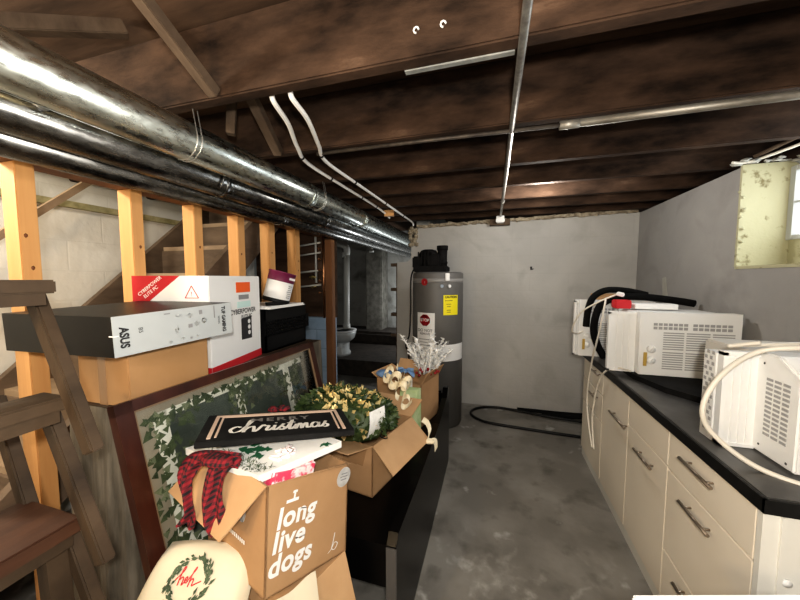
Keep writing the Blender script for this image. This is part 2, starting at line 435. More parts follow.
# back wall with a broken notch at its left end where the ducts pass
pts = [(-1.19, 0), (1.60, 0), (1.60, 2.235), (-.90, 2.175), (-.94, 2.12), (-.93, 2.02), (-1.0, 1.96), (-1.0, 1.80), (-1.05, 1.755), (-1.185, 1.75)]
mb = MB().slab([(x, 3.9, z) for x, z in pts], (0, .2, 0)); obj('wall_back', mb, 'wback', **ST)
# right wall: solid below the window, beyond it and in front of it
mb = MB().span((1.445, 2.49, 0), (1.90, 4.1, 2.225)).span((1.445, -1.6, 0), (1.90, 2.49, 1.615)).span((1.445, -1.6, 1.615), (1.90, 1.55, 2.225))
obj('wall_right', mb, 'wright', **ST)
# window opening
mb = MB().span((1.44, 2.475, 1.62), (1.70, 2.492, 2.235)).span((1.44, 1.55, 1.605), (1.70, 2.485, 1.622)).span((1.44, 1.548, 1.62), (1.70, 1.56, 2.235)).span((1.68, 1.55, 1.615), (1.72, 2.485, 1.775))
for k in range(16):
    mb.blob((1.445 + random.uniform(-.005, .012), 2.48 + random.uniform(-.02, .01), 1.62 + k * .038), random.uniform(.008, .016), 1, jit=.003)
obj('trim_2', mb, 'reveal', **ST)
w = bpy.data.objects.new('window_1', None); C.objects.link(w); w.location = (1.70, 2.0, 1.775); MATW[w.name] = Matrix.Translation((1.70, 2.0, 1.775)); tag(w, kind='structure')
mb = MB()
for y0, y1 in ((1.56, 1.60), (2.0, 2.03), (2.44, 2.478)): mb.span((1.665, y0, 1.775), (1.70, y1, 2.2))
for z0, z1 in ((1.775, 1.80), (1.985, 1.995), (2.17, 2.2)): mb.span((1.668, 1.56, z0), (1.698, 2.478, z1))
obj('window_frame', mb, 'mullion', w)
mb = MB().span((1.700, 1.55, 1.775), (1.706, 2.485, 2.2)); obj('pane', mb, 'sky', w)
# broken rubble and rags on top of the reveal
mb = MB()
for k in range(26):
    mb.blob((1.40 + random.uniform(0, .32), 2.45 + random.uniform(-.06, .08), 2.235 + random.uniform(-.01, .012)), random.uniform(.008, .022), 1, (1.8, 1, .5), .006)
obj('trim_3', mb, 'pale_paint', **ST)
# sill beam/mortar along the back wall's top
mb = MB()
for k in range(90):
    x = -.9 + k * 2.32 / 90
    mb.box((x, 3.88 + random.uniform(-.01, .012), 2.185 + (x + .9) * .026 + random.uniform(-.008, .008)), (.05, .05, random.uniform(.018, .04)), (random.uniform(-.2, .2), random.uniform(-.2, .2), random.uniform(-.3, .3)))
obj('trim_4', mb, 'mortar', **ST)
mb = MB()
for k in range(40):
    mb.blob((-.955 + random.uniform(-.06, .03), 3.89, 1.98 + random.uniform(-.02, .2)), random.uniform(.014, .034), 1, jit=.008)
obj('trim_5', mb, 'mortar', **ST)
# left foundation wall with a ledge, the alcove and the wall behind the viewer
mb = MB().span((-3.0, -1.6, 0), (-2.7, 3.1, 2.02)).span((-3.15, -1.6, 2.02), (-2.95, 3.1, 2.53)); obj('wall_left', mb, 'wleft', **ST)
mb = MB().span((-2.96, -1.6, 2.012), (-2.66, 3.1, 2.052)); obj('trim_6', mb, mat('ledge_moss', (.22, .20, .09), (.42, .38, .22), 12, .9, bump=.5), **ST)
mb = MB().span((-4, 6.4, 0), (-.6, 6.6, 2.53)); obj('wall_alcove', mb, 'walc', **ST)
mb = MB().span((-4, 3.1, 0), (-3.8, 6.6, 2.53)); obj('wall_alcove_left', mb, 'walc', **ST)
mb = MB().span((-.98, 4.1, 0), (-.8, 6.6, 2.53)); obj('wall_alcove_right', mb, 'walc', **ST)
mb = MB().span((-3.2, -1.75, 0), (2.0, -1.6, 2.53)); obj('wall_front', mb, 'wright', **ST)
mb = MB().span((-2.3, 2.96, 0), (-1.625, 3.08, 1.13)); obj('wall_partition', mb, 'wblue', **ST)
mb = MB().span((-2.6, 3.02, 1.13), (-1.60, 3.06, 2.2)); obj('wall_partition_upper', mb, 'subfloor', **ST)
# rusty ledges on the alcove edge of the back wall
mb = MB()
for z in (1.72, 1.40, 1.07, .8): mb.box((-1.235, 3.99, z), (.10, .10, .04))
mb.span((-1.20, 3.905, 0), (-1.188, 4.1, 1.74))
obj('trim_7', mb, 'brace', **ST)

# ================================================================== CEILING FRAMING
JY = [.455, 1.025, 1.565, 2.095, 2.56, 3.0, 3.41, 3.78]
ordw = ['nearest ceiling joist, overhead and out of view ahead', 'deep ceiling joist with two white ring nails, nearest the viewer in view', 'ceiling joist carrying the old iron pipe along its lower edge',
        'ceiling joist just behind the one with the iron pipe', 'ceiling joist second behind the one with the iron pipe', 'ceiling joist third behind the iron pipe, ending over the window side wall',
        'ceiling joist last but one before the back wall', 'rearmost ceiling joist beside the top of the back wall']
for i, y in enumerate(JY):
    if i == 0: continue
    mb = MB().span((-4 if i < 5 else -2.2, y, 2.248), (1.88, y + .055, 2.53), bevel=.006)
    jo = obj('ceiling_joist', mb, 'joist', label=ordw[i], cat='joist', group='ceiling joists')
    if i == 1: JOIST1 = jo
for x in (-.247, -.162):
    mb = MB().tube([(x + .008 * math.cos(a / 8 * 2 * PI), 1.018, 2.325 + .009 * math.sin(a / 8 * 2 * PI)) for a in range(7)], .003, 6)
    obj('ring_nail', mb, 'white', JOIST1)
def brace(p, q, label, w=.045, h=.05):
    mb = MB().bar(p, q, w, h, bevel=.003); obj('bridging_brace', mb, 'brace', label=label, cat='brace', group='bridging braces')
brace((-1.04, .50, 2.54), (-1.04, 1.015, 2.255), 'long diagonal wooden brace in front of the nearest joist', .04, .045)
brace((-1.60, .60, 2.335), (-1.37, .93, 2.50), 'dim wooden brace crossing in the dark top corner above the ducts')
brace((-1.05, 1.085, 2.49), (-1.17, 1.56, 2.25), 'diagonal wooden brace between first and second joist by the wire hanger')
brace((-1.245, 1.30, 2.25), (-1.23, 1.31, 2.53), 'short upright wooden stub between duct and nearest joist', .04, .04)
mb = MB().span((-.30, 1.075, 2.243), (.05, 1.094, 2.248)); obj('steel_strip', mb, 'strip', label='grey sheet steel strip nailed under the nearest joist', cat='metal strip')

# ================================================================== DUCTS, PIPES, WIRES
def duct(r, x, z, m, label, y0=-1.4, y1=6.39, seams=(), nm='round_duct'):
    t = thing(nm, label, 'duct', (x, y0, z), group='round metal ducts')
    obj('duct_body', MB().cyl((x, y0, z), (x, y1, z), r, 40), m, t)
    for s in seams: obj('seam_band', MB().cyl((x, s - .012, z), (x, s + .012, z), r + .004, 40).cyl((x, s + .03, z), (x, s + .036, z), r + .0025, 40), m, t)
    return t
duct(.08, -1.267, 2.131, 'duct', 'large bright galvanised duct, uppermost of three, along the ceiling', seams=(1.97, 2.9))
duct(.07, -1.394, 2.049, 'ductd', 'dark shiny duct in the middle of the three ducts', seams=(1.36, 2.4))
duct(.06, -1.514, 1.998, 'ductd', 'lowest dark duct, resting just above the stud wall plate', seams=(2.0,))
def hanger(y, label):
    x, z = -1.267, 2.131
    mb = MB()
    for dy in (0, .022):
        mb.tube([(x - .05, y + dy, 2.25)] + [(x + .083 * math.cos(a), y + dy, z + .083 * math.sin(a)) for a in [-1.9 + k * .25 for k in range(10)]] + [(x + .062, y + dy, 2.25)], .0022, 6)
    obj('wire_hanger', mb, 'wire', label=label, cat='hanger wire', group='duct hanger wires')
hanger(1.06, 'thin wire hanger looped round the bright duct at the nearest joist')
hanger(2.10, 'thin wire hanger looped round the bright duct further back')
# crumpled foil tape knob on the middle duct
mb = MB().blob((-1.325, .65, 2.075), .014, 2, (1, 1.5, 1), .006); obj('foil_patch', mb, 'wire', label='crumpled bright foil patch stuck on the dark middle duct', cat='foil tape')
mb = MB().tube([(-1.322, 1.30, 2.0), (-1.31, 1.31, 2.05), (-1.322, 1.33, 2.09), (-1.35, 1.34, 2.12)], .006, 6, 4); obj('duct_strap', mb, 'ductd', label='dark strap clamped over the middle duct seam', cat='strap')

def pextube(pts, clips, label):
    t = thing('water_tube', label, 'plastic pipe', pts[0], group='white plastic water tubes')
    path = catmull([V(p) for p in pts], 8)
    obj('tube_run', MB().tube(path, .0105, 10), 'pex', t)
    for c in clips:
        i = int(c * (len(path) - 2)); p, d = path[i], (path[i + 1] - path[i]).normalized()
        obj('clip', MB().cyl(p - d * .007, p + d * .007, .0145, 10), 'blackp', t)
pextube([(-.85, 1.105, 2.29), (-.85, 1.11, 2.25), (-.89, 1.26, 2.235), (-1.0, 1.49, 2.235), (-1.08, 1.72, 2.235), (-1.09, 2.2, 2.235), (-1.09, 2.65, 2.235), (-1.10, 3.05, 2.235), (-1.09, 3.3, 2.20)], (.47, .6, .74, .85), 'white plastic tube nearer the duct, clipped under the joists')
pextube([(-.765, 1.105, 2.29), (-.765, 1.11, 2.25), (-.785, 1.25, 2.235), (-.88, 1.50, 2.235), (-.96, 1.72, 2.235), (-.965, 2.2, 2.235), (-.965, 2.8, 2.235), (-.965, 3.4, 2.235), (-.958, 3.78, 2.225), (-.958, 3.83, 2.19)], (.42, .55, .68, .8), 'white plastic tube farther from the duct, clipped under the joists')
mb = MB().box((-1.06, 3.2, 2.225), (.10, .05, .06), (0, 0, .2)); obj('wood_block', mb, 'pine', label='small raw wood block under the joist near the tube ends', cat='wood block')
t = thing('electrical_conduit', 'straight steel conduit crossing under the joists from overhead to the back wall', 'conduit', (.068, -1.2, 2.235))
obj('conduit_run', MB().cyl((.072, -1.2, 2.236), (.066, 3.72, 2.236), .0125, 14), 'steel', t)
obj('strap', MB().cyl((.069, 3.05, 2.236), (.069, 3.062, 2.236), .0155, 14).span((.05, 3.05, 2.242), (.088, 3.062, 2.248)), 'steel', t)
t = thing('junction_box', 'small white junction box ending the conduit above the back wall', 'junction box', (.062, 3.78, 2.15))
obj('box_body', MB().span((.02, 3.72, 2.165), (.105, 3.80, 2.24), bevel=.006), 'white', t)
obj('cover', MB().span((.015, 3.71, 2.17), (.11, 3.722, 2.2), bevel=.003).cyl((.062, 3.715, 2.205), (.062, 3.70, 2.205), .014, 12), 'whitegloss', t)
mb = MB().span((-.05, 3.80, 2.15), (.17, 3.87, 2.215)); obj('mounting_board', mb, 'brace', label='brown wooden block carrying the junction box on the back wall', cat='wood block')
t = thing('iron_pipe', 'long old iron pipe running along the second joist with a coupling', 'pipe', (0, 1.64, 2.2))
pp = [(-.95, 1.60, 2.236), (-.33, 1.60, 2.234), (.33, 1.60, 2.228), (1.08, 1.565, 2.218), (1.44, 1.55, 2.21)]
obj('pipe_run', MB().tube(pp[:3], .009, 12), 'rust', t)
obj('pipe_run', MB().tube(pp[2:], .0165, 12), 'galv', t, label='paler wider length of pipe')
obj('coupling', MB().cyl((.27, 1.602, 2.228), (.35, 1.60, 2.228), .019, 14), 'galv', t)
mb = MB().tube([(1.36, 2.43, 2.24), (1.44, 2.42, 2.235), (1.55, 2.30, 2.262), (1.70, 2.1, 2.31), (1.85, 1.9, 2.34)], .008, 8, 6); obj('white_cable', mb, 'cloth', label='white cable drooping over the window reveal', cat='cable')
mb = MB().tube([(1.46, 2.43, 2.262), (1.56, 2.34, 2.31), (1.70, 2.18, 2.38), (1.85, 2.0, 2.45)], .011, 8, 6); obj('brown_cable', mb, 'brace', label='brown cable above the white cable at the window', cat='cable')

# ================================================================== STUD WALL
SY = [(.735, .055), (1.12, .055), (1.455, .057), (1.785, .063), (2.10, .068), (2.44, .068)]
sl = ['nearest pine stud, behind the old wooden step stand', 'pine stud behind the red corner of the white computer carton', 'pine stud behind the middle of the white computer carton',
      'pine stud behind the far edge of the white computer carton', 'pine stud directly behind the purple paint can', 'last pine stud before the brown post']
for i, (y, b) in enumerate(SY):
    t = thing('wall_stud', sl[i], 'stud', (-1.725, y, 0), group='pine wall studs')
    obj('stud_board', MB().span((-1.769, y, .04), (-1.68, y + b, 1.978), bevel=.003), 'pine', t)
    for k in range(3): obj('knot', MB().blob((-1.68, y + random.uniform(.015, b - .015), 1.3 + k * .24 + random.uniform(-.08, .08)), .0065, 1, (.08, 1, 1.4)), 'pine_knot', t)
mb = MB().span((-1.77, -.6, 1.978), (-1.68, 2.95, 2.015)); obj('top_plate', mb, 'post', label='horizontal wooden plate across the stud tops under the ducts', cat='plate')
mb = MB().span((-1.77, -.6, 0), (-1.68, 2.95, .04)); obj('sole_plate', mb, 'pine', label='wooden plate on the floor under the studs', cat='plate')
mb = MB().span((-1.615, 2.83, 0), (-1.54, 2.90, 1.93), bevel=.004); obj('brown_post', mb, 'post', label='dark brown wooden post at the end of the stud wall beside the blue blocks', cat='post')
t = thing('water_manifold', 'cluster of copper pipes and valves above the blue blocks', 'pipes', (-1.72, 2.9, 1.3))
obj('riser', MB().cyl((-1.70, 2.95, 1.13), (-1.70, 2.95, 2.0), .011, 10), 'copper', t)
obj('riser', MB().cyl((-1.80, 2.97, 1.5), (-1.80, 2.97, 2.1), .011, 10), 'pvc', t)
for z in (1.45, 1.60, 1.78, 1.88): obj('branch', MB().cyl((-2.05, 2.95, z), (-1.70, 2.89, z + .03), .009, 8), 'pvc', t)
for z in (1.40, 1.52, 1.63, 1.74, 1.85): obj('valve', MB().blob((-1.70, 2.865, z), .018, 1, (1, 1, .8)).cyl((-1.70, 2.86, z), (-1.67, 2.85, z), .006, 6), 'copper', t)
for z in (1.46, 1.56): obj('valve', MB().blob((-1.82, 2.93, z), .022, 1).cyl((-1.85, 2.92, z), (-1.77, 2.92, z), .008, 6), mat('brass', (.45, .36, .14), rough=.4, metal=.9), t)

# ================================================================== STAIRCASE
t = thing('staircase', 'open wooden basement staircase rising behind the pine studs', 'staircase', (-2.2, 1.6, 0))
def sz(y): return 1.25 + (y - 1.47) * .93
for x in (-2.64, -1.86):
    mb = MB().bar((x, .25, sz(.25)), (x, 2.6, sz(2.6)), .045, .22); obj('stringer', mb, 'stair', t)
k = 0
for y in [.35 + .235 * i for i in range(9)]:
    z = sz(y) + .03
    obj('tread', MB().span((-2.62, y - .02, z), (-1.88, y + .24, z + .035)), 'stairlight', t)
    obj('riser', MB().span((-2.62, y + .2, z + .035), (-1.88, y + .218, z + .22)), 'stair', t)
mb = MB().bar((-2.4, .75, 1.545), (-2.4, 1.45, 2.22), .03, .034); obj('handrail', mb, 'stairlight', label='slanting wooden rail between the first two studs', cat='rail')

# ================================================================== OLD STEP STAND
t = thing('step_stand', 'old dark wooden step stand with three treads, in front of the nearest stud', 'step stand', (-1.2, .3, 0))
def stp(z, x0, x1, y0, y1, m, th=.035):
    obj('tread', MB().span((x0, y0, z - th), (x1, y1, z), bevel=.004), m, t)
    obj('apron', MB().span((x1 - .028, y0, z - th - .03), (x1 - .006, y1 - .02, z - th)), 'oldwood', t)
stp(1.545, -1.45, -1.105, .02, .545, 'oldwood', .035)
stp(1.235, -1.19, -1.085, .02, .545, 'oldwood', .035)
stp(.905, -1.30, -1.06, .02, .54, 'redwood', .04)
for (a, b) in (((-1.185, 1.515), (-.985, 1.10)), ((-1.165, 1.20), (-.97, .80)), ((-1.13, .885), (-.95, .50)), ((-1.40, 1.20), (-1.25, .80))):
    obj('rail', MB().bar((a[0], .535, a[1]), (b[0], .535, b[1]), .03, .042, (1, 0, .6), .004), 'oldwood', t)
    obj('rail', MB().bar((a[0], .05, a[1]), (b[0], .05, b[1]), .035, .05, (1, 0, .6), .004), 'oldwood', t)
for y in (.06, .50):
    obj('leg', MB().bar((-1.40, y - (.05 if y > .3 else 0), 1.51), (-1.40, y - (.05 if y > .3 else 0), 0), .04, .045), 'oldwood', t)
    obj('leg', MB().bar((-1.12, y, .885), (-1.06, y, 0), .045, .045), 'oldwood', t)

# ================================================================== WORK TABLE WITH CARTONS
t = thing('draped_table', 'low table draped in dull grey plastic sheet, under the cartons', 'table', (-1.36, 1.3, 0))
obj('table_top', MB().span((-1.47, .74, 1.06), (-1.20, 2.02, 1.10)), 'oldwood', t)
for x in (-1.43, -1.25):
    for y in (.78, 1.96): obj('leg', MB().span((x - .02, y - .02, 0), (x + .02, y + .02, 1.06)), 'oldwood', t)
def dr(u, v):
    # sheet hanging off the front and near end, flaring towards the floor
    s = u * 1.56
    if s < .275: p = V((-1.47 + s, .735, 0)); n = V((0, -1, 0))
    else: p = V((-1.195, .735 + (s - .275), 0)); n = V((1, 0, 0))
    fl = .03 * v + .022 * v * math.sin(s * 38) + .012 * v * math.sin(s * 91 + 2)
    q = p + n * fl * (1 if n.y else 1.0)
    return (q.x, q.y, 1.10 - v * 1.05)
obj('plastic_sheet', MB().grid(dr, 120, 14), 'drape', t)

def openfaces(name, A, r, l, d, m, t, world=True, th=.006, bottom=True):
    """four carton walls and a base from near top corner A: r and l run along the rim, d runs down"""
    A, r, l, d = V(A), V(r), V(l), V(d); mb = MB()
    rn, ln = r.normalized() * th, l.normalized() * th
    mb.hexa([A, A + r, A + r + d, A + d], [p + ln for p in (A, A + r, A + r + d, A + d)])
    mb.hexa([A, A + l, A + l + d, A + d], [p + rn for p in (A, A + l, A + l + d, A + d)])
    mb.hexa([A + l, A + l + r, A + l + r + d, A + l + d], [p - ln for p in (A + l, A + l + r, A + l + r + d, A + l + d)])
    mb.hexa([A + r, A + l + r, A + l + r + d, A + r + d], [p - rn for p in (A + r, A + l + r, A + l + r + d, A + r + d)])
    if bottom:
        k = d - d.normalized() * th; mb.hexa([A + d, A + r + d, A + r + l + d, A + l + d], [p + k for p in (A, A + r, A + r + l, A + l)])
    return obj(name, mb, m, t, world)
def flap(p, q, out, m, t, th=.005, taper=.03, bend=None):
    p, q, out = V(p), V(q), V(out); e = (q - p) * taper; n = (q - p).cross(out).normalized() * th
    mb = MB().slab([p, q, q + out - e, p + out + e], n); return obj('flap', mb, m, t)

# brown carton under the desktop carton
t = thing('brown_carton', 'plain brown cardboard box under the long black and grey carton', 'box', (-1.38, .85, 1.10))
obj('carton_body', MB().span((-1.445, .755, 1.10), (-1.19, 1.07, 1.305), bevel=.003), 'cardorange', t)
obj('tape_strip', MB().span((-1.34, .754, 1.1), (-1.30, 1.071, 1.3055)), 'tape', t)
# long black carton with grey end
t = thing('motherboard_carton', 'long black carton with pale grey printed end, on the brown box', 'box', (-1.45, .88, 1.305))
A = V((-1.115, .668, 1.431)); B = V((-1.075, 1.085, 1.446)); h = V((0, .004, -.128)); bk = V((-.475, -.03, .0))
P8 = [A, B, B + h, A + h]
mb = MB().hexa([p + bk for p in P8], P8); obj('carton_body', mb, 'black_box', t)
n = (B - A).cross(h).normalized(); n = n if n.x > 0 else -n
mb = MB().hexa([p + n * .0005 for p in P8], [p + n * .003 for p in P8]); obj('grey_end', mb, 'grey_box', t)
fx = frame_mtx(A + (B - A) * .5 + h * .5 + n * .0045, B - A, -h)
def T(x, y, rot=0): return fx @ Matrix.Translation((x, y, 0)) @ Matrix.Rotation(rot, 4, 'Z')
mb = MB().text('TUF GAMING', .022, T(.170, 0, -PI / 2), .001, sx=.8).text('SERIES', .012, T(.148, 0, -PI / 2))
obj('lettering', mb, 'ink', t); mb = MB().text('ASUS', .034, T(-.182, -.005, -PI / 2), .0014, sx=.85); obj('lettering', mb, 'ink', t); mb = MB().text('B5', .018, T(-.135, .01, -PI / 2)); obj('lettering', mb, 'ink', t)
for (x, y, w, hh) in ((-.01, .040, .026, .010), (.03, .035, .022, .016), (-.02, -.01, .014, .03), (.055, .0, .022, .018), (.0, -.045, .012, .009), (.085, .008, .022, .022), (-.045, -.05, .012, .010), (.055, -.048, .012, .010)):
    obj('pale_icon', MB().lathe([(0, 0), (.5, 0)], n=8, M4=fx @ Matrix.Translation((x, y, 0)) @ Matrix.Diagonal((w, hh, 1, 1))), 'icon_pale', t)
for (x, y, w, hh) in ((.03, -.004, .015, .014), (.073, .042, .012, .016), (.03, -.05, .008, .008), (.13, .035, .004, .05), (-.05, .052, .02, .004)):
    obj('dark_icon', MB().box((0, 0, 0), (w, hh, .0006), fx @ Matrix.Translation((x, y, .0003))), 'inkg', t)
mb = MB().tube([A + V((-.006, -.004, -.060)), A + V((.003, .004, -.062)), A + V((.004, .03, -.06)), A + V((.004, .03, -.09))], .002, 5); obj('clear_tape', mb, 'white', t)

# white and red computer carton
PC_ROT = math.radians(11.2)
t = thing('computer_carton', 'white computer carton with red top corner, behind the black and grey carton', 'box', (-1.22, 1.115, 1.10), (0, 0, PC_ROT))
PCM = Matrix.Translation((-1.22, 1.115, 1.10)) @ Matrix.Rotation(PC_ROT, 4, 'Z')
def po(nm, mb, m, par, label=None):
    mb.bm.transform(PCM); return obj(nm, mb, m, par, True, label)
W_, D_, H_ = .372, .425, .46; e = .0015
po('carton_body', MB().span((-W_, 0, 0), (0, D_, H_), bevel=.003), 'pcwhite', t)
po('red_panel', MB().slab([(-W_, -e, H_), (-W_ + .235, -e, H_), (-W_ + .05, -e, H_ - .14), (-W_, -e, H_ - .14)], (0, e * .6, 0)), 'pcred', t)
po('red_band', MB().slab([(e, 0, 0), (e, D_, 0), (e, D_, .04), (e, 0, .04)], (-e * .6, 0, 0)), 'pcred', t)
po('red_band', MB().slab([(-W_, -e, 0), (0, -e, 0), (0, -e, .04), (-W_, -e, .04)], (0, e * .6, 0)), 'pcred', t)
f1 = frame_mtx((-W_ + .085, -2 * e, H_ - .062), (1, 0, .72), (-.72, 0, 1))
mb = MB().text('CYBERPOWER', .022, f1 @ Matrix.Translation((.012, .010, 0)), .0004).text('ELITE PC', .022, f1 @ Matrix.Translation((.0, -.014, 0)), .0004); po('lettering', mb, 'white', t, 'white lettering on red')
f2 = frame_mtx((1.5 * e, .255, H_ - .185), (0, 1, 0), (0, 0, 1))
mb = MB().text('CYBERPOWER', .036, f2, .0006, sx=1.0).text('ELITE PC', .026, f2 @ Matrix.Translation((.03, -.03, 0)), .0004); po('lettering', mb, 'ink', t, 'dark lettering on white')
po('orange_sticker', MB().span((0, .20, H_ - .085), (e, .325, H_ - .032)), 'orange', t)
po('barcode_sticker', MB().span((0, .22, H_ - .122), (e, .31, H_ - .098)), 'inkg', t)
po('teal_sticker', MB().span((0, .205, H_ - .165), (e, .325, H_ - .133)), 'teal', t)
mb = MB()
for a, b in (((0, .055), (-.032, 0)), ((-.032, 0), (.032, 0)), ((.032, 0), (0, .055))): mb.bar((-W_ + .29 + a[0], -e, H_ - .10 + a[1]), (-W_ + .29 + b[0], -e, H_ - .10 + b[1]), .001, .003)
tri = po('warning_triangle', mb, 'pcred', t)
mb = MB().text('!', .03, frame_mtx((-W_ + .29, -2 * e, H_ - .083), (1, 0, 0), (0, 0, 1))); po('mark', mb, 'pcred', tri)
mb = MB().slab([(e, .235, .125), (e, .33, .12), (e, .33, .245), (e, .235, .235)], (-e * .5, 0, 0)); pic = po('tower_picture', mb, 'ink', t)
for z in (.155, .185, .215): po('fan_ring', MB().cyl((e, .305, z), (1.6 * e, .305, z), .012, 12), 'white', pic)

# milk crate, tray, paint can
t = thing('milk_crate', 'black plastic milk crate beside the white computer carton', 'crate', (-1.4, 1.75, 1.10))
mb = MB(); x0, x1, y0, y1, z0, z1 = -1.58, -1.295, 1.565, 1.98, 1.10, 1.365
mb.span((x0, y0, z0), (x1, y1, z0 + .012)).span((x0, y0, z0), (x0 + .01, y1, z1)).span((x0, y0, z0), (x1, y0 + .01, z1)).span((x0, y1 - .01, z0), (x1, y1, z1))
mb.span((x1 - .01, y0, z0), (x1, y1, z0 + .10)).span((x1 - .012, y0, z1 - .075), (x1 + .004, y1, z1))
for y in [y0 + .0225 * k for k in range(21)]: mb.span((x1 - .01, y - .004, z0 + .1), (x1, y + .006, z1 - .07))
for z in [z0 + .10 + .022 * k for k in range(6)]: mb.span((x1 - .01, y0, z - .004), (x1, y1, z + .006))
obj('crate_body', mb, 'crate', t)
mb = MB()
for a in range(9):
    for c in range(4):
        if (a * 3 + c * 5) % 4: mb.lathe([(0, 0), (.006, 0)], (0, 0, 0), 6, frame_mtx((x1 + .0005, y0 + .10 + a * .032 + (c % 2) * .016, z0 + .13 + c * .025), (0, 1, 0), (0, 0, 1)))
tag(obj('lit_holes', mb, 'framegold', t), kind='stuff')  # beige discs on the front paint light showing through the crate's holes
t = thing('serving_tray', 'flat white plastic tray lying on the milk crate', 'tray', (-1.4, 1.70, 1.366))
obj('lid_plate', MB().span((-1.56, 1.55, 1.372), (-1.25, 1.90, 1.382), bevel=.004), 'whitegloss', t)
obj('rim', MB().span((-1.565, 1.545, 1.366), (-1.245, 1.905, 1.373), bevel=.003), 'white', t)
R = Matrix.Translation((-1.36, 1.745, 1.400)) @ Euler((-.10, .24, .3)).to_matrix().to_4x4() @ Matrix.Scale(1.12, 4)
t = thing('paint_can', 'tilted white paint can with purple top band, on the white tray', 'paint can', (-1.33, 1.70, 1.382))
Z = (0, 0, 0)
obj('can_body', MB().lathe([(.07, .0), (.074, .004), (.074, .12)], Z, 36, R), 'white', t)
obj('top_band', MB().lathe([(.0742, .118), (.075, .122), (.075, .165), (.078, .168), (.078, .174), (.066, .174), (.064, .166), (.0, .166)], Z, 36, R), 'canlid', t)
obj('foot_shadow', MB().lathe([(.0, -.004), (.076, -.004), (.077, .006), (.0755, .018)], Z, 36, R), 'blackp', t)  # black ring paints the shadow around the foot of the can
mb = MB()
for k in range(7): mb.box((0, 0, 0), (.0015, .028 if k != 3 else .04, .004), R @ Euler((0, 0, -.35)).to_matrix().to_4x4() @ Matrix.Translation((.0742, 0, .10 - k * .011)))
obj('label_print', mb, 'inkg', t); mb = MB().box((0, 0, 0), (.0015, .05, .013), R @ Euler((0, 0, -.35)).to_matrix().to_4x4() @ Matrix.Translation((.0755, 0, .143))); obj('band_print', mb, 'white', t)
obj('black_rag', MB().tube([(-1.32, 1.60, 1.391), (-1.275, 1.66, 1.392), (-1.27, 1.72, 1.391), (-1.29, 1.77, 1.390)], .012, 8, 4), 'blackm', None, label='black rag at the foot of the paint can', cat='rag')

# ================================================================== FRAMED PICTURE, leaning
fr_o = V((-1.135, .665, 1.15)); fu = V((0, 1, -.012)).normalized(); fd = V((.235, 0, -1)).normalized(); LW, LH = 1.13, 1.17
fn = fu.cross(fd).normalized(); fn = fn if fn.x > 0 else -fn
t = thing('framed_picture', 'large dark framed picture of an ivy covered window, leaning on the cartons', 'picture', fr_o + fd * LH + fu * LW / 2)
def FP(u, v, n=0): return fr_o + fu * u + fd * v + fn * n
def fq(mb, u0, v0, u1, v1, n0, n1): return mb.hexa([FP(u0, v0, n0), FP(u1, v0, n0), FP(u1, v1, n0), FP(u0, v1, n0)], [FP(u0, v0, n1), FP(u1, v0, n1), FP(u1, v1, n1), FP(u0, v1, n1)])
bw = .052
mb = MB(); fq(mb, 0, 0, LW, bw * .7, -.02, .012); fq(mb, 0, LH - bw, LW, LH, -.02, .012); fq(mb, 0, 0, bw, LH, -.02, .012); fq(mb, LW - bw * .8, 0, LW, LH, -.02, .012); fp = obj('picture_frame', mb, 'frame', t)
mb = MB(); g = .006
fq(mb, bw, bw * .7, LW - bw * .8, bw * .7 + g, -.01, .008); fq(mb, bw, bw * .7, bw + g, LH - bw, -.01, .008); fq(mb, LW - bw * .8 - g, bw * .7, LW - bw * .8, LH - bw, -.01, .008); obj('inner_lip', mb, 'framegold', fp)
mb = MB(); fq(mb, bw, bw * .6, LW - bw * .7, LH - bw, -.016, -.012); pr = obj('print', mb, 'printpale', t)
mb = MB(); fq(mb, .12, .075, .99, LH - .1, -.0118, -.0112); obj('dark_panes', mb, 'print', pr)
mb = MB()
for (u0, v0, u1, v1) in ((.13, .072, .99, .10), (.115, .072, .165, LH - .1), (.475, .10, .515, .55), (.815, .10, .865, .62), (.165, .55, .815, .58), (.475, .58, .505, LH - .1)): fq(mb, u0, v0, u1, v1, -.0111, -.0105)
obj('painted_sash', mb, 'printwhite', pr)
def ivy(n, cl, m, nm):
    mb = MB()
    for _ in range(n):
        u0, v0, ru, rv = random.choice(cl)
        u, v = u0 + random.gauss(0, ru), v0 + random.gauss(0, rv)
        if not (bw + .02 < u < LW - bw and bw + .02 < v < LH - bw): continue
        s = random.uniform(.009, .021); a = random.uniform(0, 6.28)
        mb.poly([FP(u + s * math.cos(a + k) * q, v + s * math.sin(a + k) * q, random.uniform(-.0104, -.0085)) for k, q in ((0, 1.2), (1.1, .55), (2.1, 1), (3.14, .5), (4.2, 1), (5.2, .55))])
    obj(nm, mb, m, pr)
cl = [(.16, .11, .05, .025), (.11, .20, .03, .06), (.17, .30, .035, .07), (.10, .42, .03, .08), (.16, .52, .03, .08), (.13, .66, .04, .09), (.14, .85, .04, .1), (.30, .085, .05, .018), (.49, .10, .04, .03), (.47, .20, .03, .06), (.52, .32, .03, .06), (.72, .10, .07, .025), (.80, .17, .03, .05), (.88, .24, .03, .07), (.93, .14, .03, .05), (.62, .09, .06, .015)]
ivy(420, cl, 'ivy', 'ivy_leaves'); ivy(130, cl, 'ivy2', 'pale_ivy_leaves')
mb = MB(); fq(mb, bw, bw * .7, LW - bw * .8, LH - bw, -.004, -.002); obj('glass_sheet', mb, 'glass', t)

